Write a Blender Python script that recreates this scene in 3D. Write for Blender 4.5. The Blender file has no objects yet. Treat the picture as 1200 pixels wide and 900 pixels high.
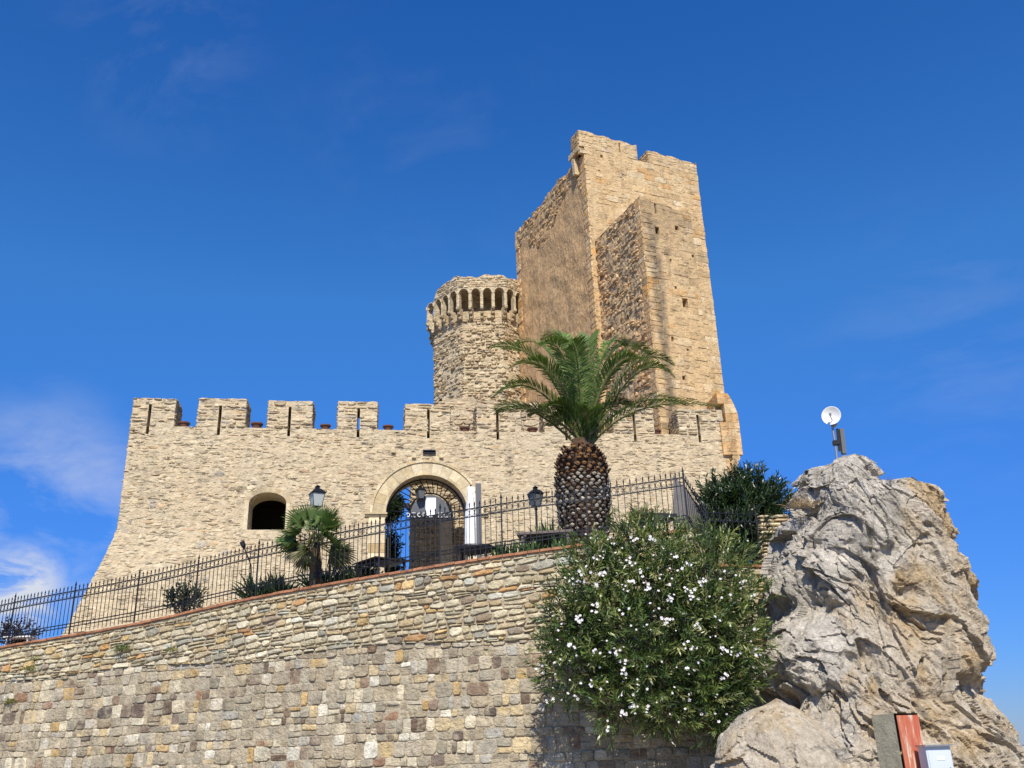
import bpy, math, random
import numpy as np
from mathutils import Vector, Matrix
R = math.radians
rnd = random.Random(7)
nr = np.random.RandomState(11)
scene = bpy.context.scene
COL = scene.collection

# ------------------------------------------------------------------ camera
EYE = Vector((0, 0, 1.6)); FPX = 1100.0; PITCH = R(21.9); ROLL = R(-1.9)
_f = Vector((0, math.cos(PITCH), math.sin(PITCH)))
_r0 = Vector((1, 0, 0)); _u0 = Vector((0, -math.sin(PITCH), math.cos(PITCH)))
_r = _r0 * math.cos(ROLL) + _u0 * math.sin(ROLL)
_u = _u0 * math.cos(ROLL) - _r0 * math.sin(ROLL)
cd = bpy.data.cameras.new('camera'); cam = bpy.data.objects.new('camera', cd); COL.objects.link(cam)
cd.lens = 36 * FPX / 1200; cd.sensor_width = 36; cd.clip_start = 0.1; cd.clip_end = 60000
cam.matrix_world = Matrix(((_r.x, _u.x, -_f.x, EYE.x), (_r.y, _u.y, -_f.y, EYE.y), (_r.z, _u.z, -_f.z, EYE.z), (0, 0, 0, 1)))
scene.camera = cam

# ------------------------------------------------------------------ light
SUN_EL, SUN_AZ = R(46), R(2)          # azimuth measured from straight behind the camera towards the right
sdir = Vector((math.sin(SUN_AZ) * math.cos(SUN_EL), -math.cos(SUN_AZ) * math.cos(SUN_EL), math.sin(SUN_EL)))
sl = bpy.data.lights.new('sun', 'SUN'); sl.energy = 5.0; sl.angle = R(0.5); sl.color = (1.0, 0.94, 0.83)
so = bpy.data.objects.new('sun', sl); COL.objects.link(so); so.rotation_euler = sdir.to_track_quat('Z', 'Y').to_euler()
w = bpy.data.worlds.new('World'); scene.world = w; w.use_nodes = True
nt = w.node_tree; nt.nodes.clear(); N = nt.nodes.new; L = nt.links.new
out = N('ShaderNodeOutputWorld'); bg = N('ShaderNodeBackground'); bg.inputs[1].default_value = 0.10
sky = N('ShaderNodeTexSky'); sky.sky_type = 'NISHITA'; sky.sun_disc = False
sky.sun_elevation = SUN_EL; sky.sun_rotation = math.pi - SUN_AZ; sky.air_density = 1.0; sky.dust_density = 0.0; sky.ozone_density = 3.0
hs = N('ShaderNodeHueSaturation'); hs.inputs['Saturation'].default_value = 1.135; hs.inputs['Value'].default_value = 1.0
tn = N('ShaderNodeMix'); tn.data_type = 'RGBA'; tn.blend_type = 'MULTIPLY'; tn.inputs[0].default_value = 1; 
sx_ = N('ShaderNodeTexCoord'); sz_ = N('ShaderNodeSeparateXYZ'); L(sx_.outputs['Generated'], sz_.inputs[0])
rp = N('ShaderNodeValToRGB'); L(sz_.outputs[2], rp.inputs[0]); rp.color_ramp.elements[0].position = 0.0; rp.color_ramp.elements[0].color = (.20, .27, .50, 1); rp.color_ramp.elements[1].position = .70; rp.color_ramp.elements[1].color = (.52, .66, .98, 1)
for p_, c_ in ((.08, (.26, .36, .64, 1)), (.25, (.42, .53, .83, 1)), (.45, (.58, .75, .98, 1))): e_ = rp.color_ramp.elements.new(p_); e_.color = c_
sc_w = N('ShaderNodeVectorMath'); sc_w.operation = 'SCALE'; sc_w.inputs['Scale'].default_value = 1.52; L(rp.outputs[0], sc_w.inputs[0]); L(sc_w.outputs[0], tn.inputs[7])
L(sky.outputs[0], tn.inputs[6]); L(tn.outputs[2], hs.inputs['Color'])
tc = N('ShaderNodeTexCoord')
def wmath(op, a, b=None):
    n = N('ShaderNodeMath'); n.operation = op
    for i, v in enumerate((a, b)):
        if v is None: continue
        if isinstance(v, (int, float)): n.inputs[i].default_value = v
        else: L(v, n.inputs[i])
    return n.outputs[0]
def cloud_mask(center, radius, soft, scale, lo, hi, stretch, amount, seed):
    """wisps of cloud round one bearing of the sky"""
    dv = N('ShaderNodeVectorMath'); dv.operation = 'DISTANCE'; L(tc.outputs['Generated'], dv.inputs[0]); dv.inputs[1].default_value = center
    mr = N('ShaderNodeMapRange'); mr.interpolation_type = 'SMOOTHSTEP'
    mr.inputs[1].default_value = radius; mr.inputs[2].default_value = radius * soft; mr.inputs[3].default_value = 0; mr.inputs[4].default_value = 1
    L(dv.outputs['Value'], mr.inputs[0])
    mp = N('ShaderNodeMapping'); mp.inputs['Scale'].default_value = stretch; mp.inputs['Location'].default_value = (seed, seed * .7, 0)
    L(tc.outputs['Generated'], mp.inputs[0])
    nz = N('ShaderNodeTexNoise'); nz.inputs['Scale'].default_value = scale; nz.inputs['Detail'].default_value = 8; nz.inputs['Roughness'].default_value = .6; nz.inputs['Distortion'].default_value = .4
    L(mp.outputs[0], nz.inputs[0])
    m2 = N('ShaderNodeMapRange'); m2.inputs[1].default_value = lo; m2.inputs[2].default_value = hi; L(nz.outputs[0], m2.inputs[0])
    return wmath('MULTIPLY', wmath('MULTIPLY', mr.outputs[0], m2.outputs[0]), amount)
def rayv(px, py):
    return (_f * FPX + _r * (px - 600) + _u * (450 - py))
def bearing(px, py): return tuple(rayv(px, py).normalized())
ms = [cloud_mask(bearing(50, 600), .145, .2, 5.5, .42, .72, (1, 1, 2.4), .55, 3.1),
      cloud_mask(bearing(20, 692), .055, .3, 14, .36, .52, (1, 1, 2.4), .95, 5.0),
      cloud_mask(bearing(190, 50), .13, .1, 9, .45, .8, (1, 2, 1), .13, 1.3),
      cloud_mask(bearing(500, 150), .2, .1, 8, .48, .8, (1, 2, 1), .05, 8.3),
      cloud_mask(bearing(1120, 410), .2, .1, 8, .45, .8, (.6, 1, 3), .09, 6.3)]
acc = ms[0]
for m in ms[1:]: acc = wmath('MAXIMUM', acc, m)
cm = N('ShaderNodeMix'); cm.data_type = 'RGBA'; L(acc, cm.inputs[0]); L(hs.outputs[0], cm.inputs[6]); cm.inputs[7].default_value = (6.0, 6.3, 7.0, 1)
L(cm.outputs[2], bg.inputs[0]); L(bg.outputs[0], out.inputs[0])
scene.view_settings.view_transform = 'Standard'; scene.view_settings.look = 'None'
scene.view_settings.exposure = 0.22; scene.view_settings.gamma = 1

# ------------------------------------------------------------------ helpers
def at(px, py, Y):
    r = rayv(px, py); return EYE + r * (Y / r.y)
def lerp(a, b, t): return a + (b - a) * t
def sstep(a, b, x):
    t = min(1, max(0, (x - a) / (b - a))); return t * t * (3 - 2 * t)

_G = np.array([[1,1,0],[-1,1,0],[1,-1,0],[-1,-1,0],[1,0,1],[-1,0,1],[1,0,-1],[-1,0,-1],[0,1,1],[0,-1,1],[0,1,-1],[0,-1,-1]], float)
def _hash(i, j, k):
    h = (i.astype(np.int64) * 73856093) ^ (j.astype(np.int64) * 19349663) ^ (k.astype(np.int64) * 83492791)
    h = h.astype(np.uint64); h ^= h >> np.uint64(33); h *= np.uint64(0xff51afd7ed558ccd); h ^= h >> np.uint64(33); h *= np.uint64(0xc4ceb9fe1a85ec53); h ^= h >> np.uint64(33)
    return (h & np.uint64(0x7fffffffffff)).astype(np.int64)
def perlin(P):
    I = np.floor(P).astype(np.int64); F = P - I; S = F * F * F * (F * (F * 6 - 15) + 10); r = 0
    for dx in (0, 1):
        for dy in (0, 1):
            for dz in (0, 1):
                g = _G[_hash(I[:, 0] + dx, I[:, 1] + dy, I[:, 2] + dz) % 12]
                d = (g * (F - np.array([dx, dy, dz]))).sum(1)
                wx = S[:, 0] if dx else 1 - S[:, 0]; wy = S[:, 1] if dy else 1 - S[:, 1]; wz = S[:, 2] if dz else 1 - S[:, 2]
                r = r + d * wx * wy * wz
    return r
def fbm(P, oct=4, ridged=False):
    a, s, r = 1.0, 1.0, 0
    for o in range(oct):
        n = perlin(P * s + o * 17.3)
        r = r + a * ((0.35 - np.abs(n)) * 1.6 if ridged else n); a *= .5; s *= 2.03
    return r
def worley(P):
    I = np.floor(P).astype(np.int64); F = P - I
    d1 = np.full(len(P), 9.); d2 = np.full(len(P), 9.); idc = np.zeros(len(P), np.int64)
    for dx in (-1, 0, 1):
        for dy in (-1, 0, 1):
            for dz in (-1, 0, 1):
                h = _hash(I[:, 0] + dx, I[:, 1] + dy, I[:, 2] + dz)
                q = np.stack([(h % 1021) / 1021., (h // 1021 % 1021) / 1021., (h // 1042441 % 1021) / 1021.], 1) + np.array([dx, dy, dz])
                d = np.sqrt(((q - F) ** 2).sum(1)); m = d < d1
                d2 = np.where(m, d1, np.minimum(d2, d)); idc = np.where(m, h, idc); d1 = np.where(m, d, d1)
    return d1, d2, (idc % 997) / 997.
def facets(P):
    """tilted plane per cell: angular broken faces"""
    I = np.floor(P).astype(np.int64); F = P - I; d1 = np.full(len(P), 9.); best = np.zeros_like(P); idc = np.zeros(len(P), np.int64)
    for dx in (-1, 0, 1):
        for dy in (-1, 0, 1):
            for dz in (-1, 0, 1):
                h = _hash(I[:, 0] + dx, I[:, 1] + dy, I[:, 2] + dz)
                q = np.stack([(h % 1021) / 1021., (h // 1021 % 1021) / 1021., (h // 1042441 % 1021) / 1021.], 1) + np.array([dx, dy, dz])
                v = F - q; d = (np.abs(v) ** 1.6).sum(1); m = d < d1
                d1 = np.where(m, d, d1); best = np.where(m[:, None], v, best); idc = np.where(m, h, idc)
    g = np.stack([(idc % 613) / 306.5 - 1, (idc % 727) / 363.5 - 1, (idc % 859) / 429.5 - 1], 1)
    return (g * best).sum(1), (idc % 997) / 997. - .5

def tag(o, label=None, cat=None, group=None, kind=None):
    if label: o['label'] = label
    if cat: o['category'] = cat
    if group: o['group'] = group
    if kind: o['kind'] = kind
    return o
def thing(name, label, cat, loc=(0, 0, 0), rz=0, group=None):
    o = bpy.data.objects.new(name, None); COL.objects.link(o); o.location = loc; o.rotation_euler = (0, 0, rz); o.empty_display_size = .3
    return tag(o, label, cat, group)
def copy_tree(o, parent=None):
    c = o.copy(); COL.objects.link(c)
    if parent: c.parent = parent
    for ch in [x for x in o.children]: copy_tree(ch, c)
    return c
def place(o, loc, rz=0, s=None, label=None):
    o.location = loc; o.rotation_euler = (0, 0, rz)
    if s: o.scale = (s, s, s)
    if label: o['label'] = label
    return o

class MB:
    def __init__(self): self.v = []; self.f = []; self.c = []; self.hasc = False
    def add(self, vs, fs, col=None):
        b = len(self.v); self.v += [tuple(p) for p in vs]; self.f += [tuple(i + b for i in f) for f in fs]
        if col is not None: self.hasc = True
        self.c += [col or (.5, .5, .5, 0)] * len(vs) if not isinstance(col, list) else col
        return b
    def box(self, c, s, rot=None, col=None, taper=1.0):
        vs = []
        for z in (-1, 1):
            k = taper if z > 0 else 1
            for x, y in ((-1, -1), (1, -1), (1, 1), (-1, 1)):
                p = Vector((x * s[0] / 2 * k, y * s[1] / 2 * k, z * s[2] / 2))
                if rot is not None: p = rot @ p
                vs.append(p + Vector(c))
        self.add(vs, [(3, 2, 1, 0), (4, 5, 6, 7), (0, 1, 5, 4), (1, 2, 6, 5), (2, 3, 7, 6), (3, 0, 4, 7)], col)
    def tube(self, pts, rad, n=6, col=None, cap=True):
        pts = [Vector(p) for p in pts]
        if not isinstance(rad, (list, tuple)): rad = [rad] * len(pts)
        rings = []; prev = None
        for i, p in enumerate(pts):
            d = (pts[min(i + 1, len(pts) - 1)] - pts[max(i - 1, 0)]).normalized()
            a = d.orthogonal().normalized() if prev is None else (prev - d * prev.dot(d)).normalized()
            prev = a; b = d.cross(a); rings.append([p + (a * math.cos(2 * math.pi * k / n) + b * math.sin(2 * math.pi * k / n)) * rad[i] for k in range(n)])
        vs = [q for r in rings for q in r]; fs = []
        for i in range(len(pts) - 1):
            for k in range(n):
                fs.append((i * n + k, i * n + (k + 1) % n, (i + 1) * n + (k + 1) % n, (i + 1) * n + k))
        if cap: fs.append(tuple(range(n - 1, -1, -1))); fs.append(tuple((len(pts) - 1) * n + k for k in range(n)))
        self.add(vs, fs, col)
    def lathe(self, prof, c=(0, 0, 0), n=20, col=None, rot=None, cap=True):
        vs = []
        for r, z in prof:
            for k in range(n):
                p = Vector((r * math.cos(2 * math.pi * k / n), r * math.sin(2 * math.pi * k / n), z))
                if rot is not None: p = rot @ p
                vs.append(p + Vector(c))
        fs = [(i * n + k, i * n + (k + 1) % n, (i + 1) * n + (k + 1) % n, (i + 1) * n + k) for i in range(len(prof) - 1) for k in range(n)]
        if cap: fs.append(tuple(range(n - 1, -1, -1))); fs.append(tuple((len(prof) - 1) * n + k for k in range(n)))
        self.add(vs, fs, col)
    def build(self, name, mat, parent=None, smooth=False, world=True):
        me = bpy.data.meshes.new(name); me.from_pydata(self.v, [], self.f); me.update()
        if self.hasc:
            a = me.color_attributes.new('Col', 'FLOAT_COLOR', 'POINT'); a.data.foreach_set('color', np.array(self.c, np.float32).ravel())
        me.materials.append(mat)
        if smooth: me.polygons.foreach_set('use_smooth', [True] * len(me.polygons))
        o = bpy.data.objects.new(name, me); COL.objects.link(o)
        if parent is not None:
            o.parent = parent
            if world: o.location = -Vector(parent.location)
        return o

# ------------------------------------------------------------------ materials
def mat(name, col=(.5, .5, .5), rough=.8, metal=0, bump=0, bscale=20, var=0, vscale=4, transl=0, spec=.5, alpha=None):
    m = bpy.data.materials.new(name); m.use_nodes = True; nt = m.node_tree; b = nt.nodes['Principled BSDF']
    b.inputs['Base Color'].default_value = (*col, 1); b.inputs['Roughness'].default_value = rough; b.inputs['Metallic'].default_value = metal
    b.inputs['Specular IOR Level'].default_value = spec
    tcn = nt.nodes.new('ShaderNodeTexCoord')
    if var:
        nz = nt.nodes.new('ShaderNodeTexNoise'); nz.inputs['Scale'].default_value = vscale; nz.inputs['Detail'].default_value = 6
        nt.links.new(tcn.outputs['Object'], nz.inputs[0])
        mr = nt.nodes.new('ShaderNodeMapRange'); mr.inputs[1].default_value = .3; mr.inputs[2].default_value = .7; mr.inputs[3].default_value = 1 - var; mr.inputs[4].default_value = 1 + var
        nt.links.new(nz.outputs[0], mr.inputs[0])
        vm = nt.nodes.new('ShaderNodeVectorMath'); vm.operation = 'SCALE'; vm.inputs[0].default_value = col; nt.links.new(mr.outputs[0], vm.inputs['Scale'])
        nt.links.new(vm.outputs[0], b.inputs['Base Color'])
    if bump:
        nz = nt.nodes.new('ShaderNodeTexNoise'); nz.inputs['Scale'].default_value = bscale; nz.inputs['Detail'].default_value = 6
        nt.links.new(tcn.outputs['Object'], nz.inputs[0])
        bp = nt.nodes.new('ShaderNodeBump'); bp.inputs['Distance'].default_value = bump; nt.links.new(nz.outputs[0], bp.inputs['Height']); nt.links.new(bp.outputs[0], b.inputs['Normal'])
    if transl:
        tr = nt.nodes.new('ShaderNodeBsdfTranslucent'); mx = nt.nodes.new('ShaderNodeMixShader'); mx.inputs[0].default_value = transl
        src = b.inputs['Base Color'].links
        if src: nt.links.new(src[0].from_socket, tr.inputs[0])
        else: tr.inputs[0].default_value = (col[0] * 1.3, col[1] * 1.5, col[2] * .8, 1)
        nt.links.new(b.outputs[0], mx.inputs[1]); nt.links.new(tr.outputs[0], mx.inputs[2]); nt.links.new(mx.outputs[0], nt.nodes['Material Output'].inputs[0])
    return m

def masonry(name, mortar, smear=.4, smear_scale=1.2, bump=.02, bscale=14, tint=None, stain=0, streak=None, fine=.22, grain=(1, 1, 1), mult=(.92, .89, .77), pit_shade=0, cut=None):
    """stones carry their own colour in 'Col' (alpha 1), mortar has alpha 0; plaster smeared over part of the stones"""
    m = bpy.data.materials.new(name); m.use_nodes = True; nt = m.node_tree; b = nt.nodes['Principled BSDF']; N = nt.nodes.new; L = nt.links.new
    b.inputs['Roughness'].default_value = .92; b.inputs['Specular IOR Level'].default_value = .15
    tcn = N('ShaderNodeTexCoord'); at_ = N('ShaderNodeAttribute'); at_.attribute_name = 'Col'
    def noise(sc, det=6, rough=.6, vec=None, dist=0):
        n = N('ShaderNodeTexNoise'); n.inputs['Scale'].default_value = sc; n.inputs['Detail'].default_value = det; n.inputs['Roughness'].default_value = rough; n.inputs['Distortion'].default_value = dist
        L(vec or tcn.outputs['Object'], n.inputs[0]); return n
    def mrange(s, a, b_, c, d):
        n = N('ShaderNodeMapRange'); n.inputs[1].default_value = a; n.inputs[2].default_value = b_; n.inputs[3].default_value = c; n.inputs[4].default_value = d; L(s, n.inputs[0]); return n.outputs[0]
    def mix(f, a, bb, mode='MIX'):
        n = N('ShaderNodeMix'); n.data_type = 'RGBA'; n.blend_type = mode
        if isinstance(f, float): n.inputs[0].default_value = f
        else: L(f, n.inputs[0])
        for i, x in ((6, a), (7, bb)):
            if isinstance(x, tuple): n.inputs[i].default_value = (*x, 1)
            else: L(x, n.inputs[i])
        return n.outputs[2]
    def mul(a, bb):
        n = N('ShaderNodeMath'); n.operation = 'MULTIPLY'
        for i, x in enumerate((a, bb)):
            if isinstance(x, (int, float)): n.inputs[i].default_value = x
            else: L(x, n.inputs[i])
        return n.outputs[0]
    sm = mrange(noise(smear_scale, 8, .65).outputs[0], .5 - .02, .5 + .12, 0, 1)
    sm = mul(sm, smear)
    c = mix(sm, at_.outputs['Color'], mortar)
    mot = mix(mrange(noise(.35, 4).outputs[0], .38, .62, 0, .5), c, tint or mortar, 'MIX') if tint else c
    v1 = mrange(noise(5, 8, .7).outputs[0], .3, .7, 1 - fine, 1 + fine)
    v2 = mrange(noise(45, 4, .7).outputs[0], .25, .75, .78, 1.2)
    cmb = N('ShaderNodeCombineColor'); vv = mul(v1, v2); L(vv, cmb.inputs[0]); L(vv, cmb.inputs[1]); L(vv, cmb.inputs[2])
    c2 = mix(1.0, mot, cmb.outputs[0], 'MULTIPLY')
    if stain:
        mp = N('ShaderNodeMapping'); mp.inputs['Scale'].default_value = (1.6, 1.6, .22); L(tcn.outputs['Object'], mp.inputs[0])
        st = mrange(noise(1.3, 8, .65, mp.outputs[0]).outputs[0], .55, .72, 0, stain)
        c2 = mix(st, c2, (.10, .085, .07))
    if streak:
        # damp streak with its own shape: (point, half width, z0, z1)
        for (p, wd, z0, z1, amt) in streak:
            sp = N('ShaderNodeSeparateXYZ'); L(tcn.outputs['Object'], sp.inputs[0])
            wob = mul(mrange(noise(.9, 4).outputs[0], 0, 1, -1, 1), .35)
            dx = N('ShaderNodeMath'); dx.operation = 'SUBTRACT'; L(sp.outputs[0], dx.inputs[0]); dx.inputs[1].default_value = p
            ad = N('ShaderNodeMath'); ad.operation = 'ADD'; L(dx.outputs[0], ad.inputs[0]); L(wob, ad.inputs[1])
            ab = N('ShaderNodeMath'); ab.operation = 'ABSOLUTE'; L(ad.outputs[0], ab.inputs[0])
            a1 = mrange(ab.outputs[0], wd, wd * .3, 0, 1); a2 = mrange(sp.outputs[2], z0, z0 + 2.5, 0, 1); a3 = mrange(sp.outputs[2], z1, z1 - .8, 0, 1)
            a4 = mrange(noise(3, 6).outputs[0], .3, .6, .4, 1)
            c2 = mix(mul(mul(mul(a1, a2), mul(a3, a4)), amt), c2, (.12, .105, .095))
    pt = None
    if pit_shade:
        mp = N('ShaderNodeMapping'); mp.inputs['Scale'].default_value = (3.6, 3.6, 14); L(tcn.outputs['Object'], mp.inputs[0])
        n1 = mrange(noise(1.0, 5, .6, mp.outputs[0], .4).outputs[0], .585, .65, 0, 1); n2 = mrange(noise(.9, 4).outputs[0], .38, .6, .15, 1)
        pt = mul(mul(n1, n2), pit_shade); c2 = mix(pt, c2, (.13, .10, .07))  # shade of crevices painted as dark dashes, with bump
        mp2 = N('ShaderNodeMapping'); mp2.inputs['Scale'].default_value = (5, 5, 17); mp2.inputs['Location'].default_value = (3, 9, 2); L(tcn.outputs['Object'], mp2.inputs[0])
        c2 = mix(mrange(noise(1.0, 4, .6, mp2.outputs[0]).outputs[0], .55, .68, 0, .42 * pit_shade), c2, (.36, .29, .20)); c2 = mix(mrange(noise(1.0, 4, .6, mp2.outputs[0]).outputs[0], .44, .34, 0, .4 * pit_shade), c2, (.76, .68, .52))
    c2 = mix(1.0, c2, tuple(mult), 'MULTIPLY')
    L(c2, b.inputs['Base Color'])
    vec = None
    if grain != (1, 1, 1):
        mp = N('ShaderNodeMapping'); mp.inputs['Scale'].default_value = grain; L(tcn.outputs['Object'], mp.inputs[0]); vec = mp.outputs[0]
    h = noise(bscale, 8, .7, vec); h2 = noise(bscale * .25, 4, .6, vec)
    ad = N('ShaderNodeMath'); ad.operation = 'ADD'; L(h.outputs[0], ad.inputs[0]); L(mul(h2.outputs[0], 2.0), ad.inputs[1])
    bp = N('ShaderNodeBump'); bp.inputs['Distance'].default_value = bump
    hh = ad.outputs[0]
    if pt is not None:
        sb_ = N('ShaderNodeMath'); sb_.operation = 'SUBTRACT'; L(hh, sb_.inputs[0]); L(mul(pt, 1.4), sb_.inputs[1]); hh = sb_.outputs[0]
    L(hh, bp.inputs['Height']); L(bp.outputs[0], b.inputs['Normal'])
    return m

# ------------------------------------------------------------------ masonry geometry
class Frame:
    """a vertical plane: origin, direction angle; u along, v = height, h outwards"""
    def __init__(self, o, a): self.o = Vector((o[0], o[1], 0)); self.a = a; self.d = Vector((math.cos(a), math.sin(a), 0)); self.n = Vector((math.sin(a), -math.cos(a), 0))
    def map(self, u, v, h=0): p = self.o + self.d * u + self.n * h; return (p.x, p.y, v)
    def hit(self, px, py, h=0):
        r = rayv(px, py); o = self.o + self.n * h; t = (o - EYE).dot(self.n) / r.dot(self.n); p = EYE + r * t
        return ((p - o).dot(self.d), p.z)

class Hole:
    """opening: half width w round cx, from base to spring, above it an arch of the given rise (0 = flat)"""
    def __init__(self, cx, w, base, spring, rise): self.cx, self.w, self.base, self.spring, self.rise = cx, w, base, spring, rise
    def inside(self, u, v):
        if v <= self.base or abs(u - self.cx) >= self.w: return False
        if v <= self.spring: return True
        if self.rise <= 0: return False
        return ((u - self.cx) / self.w) ** 2 + ((v - self.spring) / self.rise) ** 2 < 1
    def push(self, u, v, grow=0):
        w = self.w + grow
        if abs(u - self.cx) >= w or v <= self.base - grow: return u, v
        if self.rise > 0 and v > self.spring:
            rr = self.rise + grow; k = math.sqrt(((u - self.cx) / w) ** 2 + ((v - self.spring) / rr) ** 2)
            if k >= 1: return u, v
            k = max(k, .02); return self.cx + (u - self.cx) / k, self.spring + (v - self.spring) / k
        if self.rise <= 0 and v >= self.spring + grow: return u, v
        du = w - abs(u - self.cx); db = v - (self.base - grow); dt = (self.spring + grow - v) if self.rise <= 0 else 9
        if min(du, db, dt) == du: return self.cx + math.copysign(w, u - self.cx), v
        if min(db, dt) == db: return u, self.base - grow
        return u, self.spring + grow
    def outline(self, n=20):
        pts = [(self.cx - self.w, self.base), (self.cx - self.w, self.spring)]
        if self.rise > 0: pts += [(self.cx - self.w * math.cos(math.pi * k / n), self.spring + self.rise * math.sin(math.pi * k / n)) for k in range(1, n)]
        pts += [(self.cx + self.w, self.spring), (self.cx + self.w, self.base)]
        return pts

def pick(pal):
    t = rnd.random() * sum(p[1] for p in pal)
    for c, wt in pal:
        t -= wt
        if t <= 0: break
    k = rnd.uniform(.82, 1.15); j = rnd.uniform(-.02, .02)
    return (max(.02, c[0] * k + j), c[1] * k, max(.02, c[2] * k - j), 1)

def stones(mb, mp, u0, u1, v0, v1, ch, cw, relief, pal, gap=.012, holes=(), grow=0, rough=.25, wave=.03, split=.2, clamp=None, skipf=None, rnd_edge=0, square=False, relief_var=.35, keep=1.0, topf=None, cuts=(), flat=1.0):
    v = v0; row = 0; low_off = None; seed = rnd.random() * 100
    def bound(base, u, r): return base + wave * (math.sin(u * 1.7 + r * 2.3 + seed) + .6 * math.sin(u * 4.1 + r * 1.1 + seed))
    while v < v1 - ch * .3:
        h = ch * rnd.uniform(.7, 1.35)
        if v + h > v1 - ch * .45: h = v1 - v
        first, last = v <= v0 + 1e-6, v + h >= v1 - 1e-6
        u = u0; sk0 = 0
        while u < u1 - .02:
            wd = cw * rnd.choice((.5, .7, .85, 1, 1.1, 1.3, 1.6)) * rnd.uniform(.85, 1.15) * (h / ch) ** .4
            if u + wd > u1 - cw * .35: wd = u1 - u
            cutend = False; jump = None
            for H in cuts:
                if v + h > H.base and v < H.spring:
                    if u < H.cx - H.w - 1e-6 and u + wd > H.cx - H.w - .10: wd = H.cx - H.w - u; cutend = True; jump = H.cx + H.w
            sk1 = 0 if cutend or u + wd >= u1 - 1e-6 else (rnd.uniform(-.12, .12) * h if not square else rnd.uniform(-.02, .02) * h)
            parts = [(0, 1)]
            if rnd.random() < split and h > ch * .85: s = rnd.uniform(.35, .65); parts = [(0, s), (s, 1)]
            for a, b in parts:
                if rnd.random() > keep: continue
                ex = rnd_edge * rnd.random()
                ua, ub = u + gap / 2, u + wd - gap / 2
                if u <= u0 + 1e-6: ua -= ex
                if u + wd >= u1 - 1e-6: ub += ex
                def V(uu, t):
                    lo = bound(v, uu, row) if not first else v
                    hi = bound(v + h, uu, row + 1) if not last else v + h
                    if topf: hi_, lo_ = topf(uu) - (v1 - hi), topf(uu) - (v1 - lo); lo, hi = lo_, hi_
                    return lo + (hi - lo) * t
                ta, tb = a + gap / 2 / h, b - gap / 2 / h
                cu, cv = (ua + ub) / 2, V((ua + ub) / 2, (ta + tb) / 2)
                if any(H.inside(cu, cv) for H in holes): continue
                if skipf and skipf(cu, cv): continue
                W, Hh = ub - ua, (tb - ta) * h
                if W < .02 or Hh < .015: continue
                cr = min(.4, rough * rnd.uniform(.6, 1.3)); ring = []
                for (su, sv) in ((0, 0), (1, 0), (1, 1), (0, 1)):
                    dirs = {(0, 0): ((0, cr), (cr, 0)), (1, 0): ((1 - cr, 0), (1, cr)), (1, 1): ((1, 1 - cr), (1 - cr, 1)), (0, 1): ((cr, 1), (0, 1 - cr))}[(su, sv)]
                    ring += dirs
                m = min(W, Hh); jt = .04 if square else .09
                pts = []
                for (s, t) in ring:
                    uu = ua + s * W + (sk0 * (1 - s) + sk1 * s) * (t - .5) * 2; tt = ta + t * (tb - ta)
                    uu += rnd.uniform(-jt, jt) * m; vv = V(uu, tt) + rnd.uniform(-jt, jt) * m
                    for H in holes:
                        if grow >= 0: uu, vv = H.push(uu, vv, grow)
                    if clamp: uu, vv = clamp(uu, vv)
                    pts.append((uu, vv))
                cu = sum(p[0] for p in pts) / 8; cv = sum(p[1] for p in pts) / 8
                rl = relief * rnd.uniform(1 - relief_var, 1 + relief_var); tx, ty = rnd.uniform(-.25, .25) * rl, rnd.uniform(-.25, .25) * rl
                k1, k2 = (1 - min(.25, .012 / m * 1.2) * flat, 1 - min(.5, .035 / m * 1.4) * flat) if not square else (1 - .006 / m, 1 - .03 / m)
                vs = [mp(p[0], p[1], -.02) for p in pts]
                for kk, hh in ((k1, .6), (k2, 1.0)):
                    for p in pts:
                        x, y = cu + (p[0] - cu) * kk, cv + (p[1] - cv) * kk
                        vs.append(mp(x, y, rl * hh + tx * (p[0] - cu) / W + ty * (p[1] - cv) / Hh + rnd.uniform(-.1, .1) * rl))
                vs.append(mp(cu, cv, rl * rnd.uniform(.9, 1.25)))
                fs = [(q * 8 + k, q * 8 + (k + 1) % 8, q * 8 + 8 + (k + 1) % 8, q * 8 + 8 + k) for q in (0, 1) for k in range(8)] + [(16 + k, 16 + (k + 1) % 8, 24) for k in range(8)]
                mb.add(vs, fs, pick(pal))
            u = jump if jump else u + wd; sk0 = sk1
        v += h; row += 1

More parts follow.
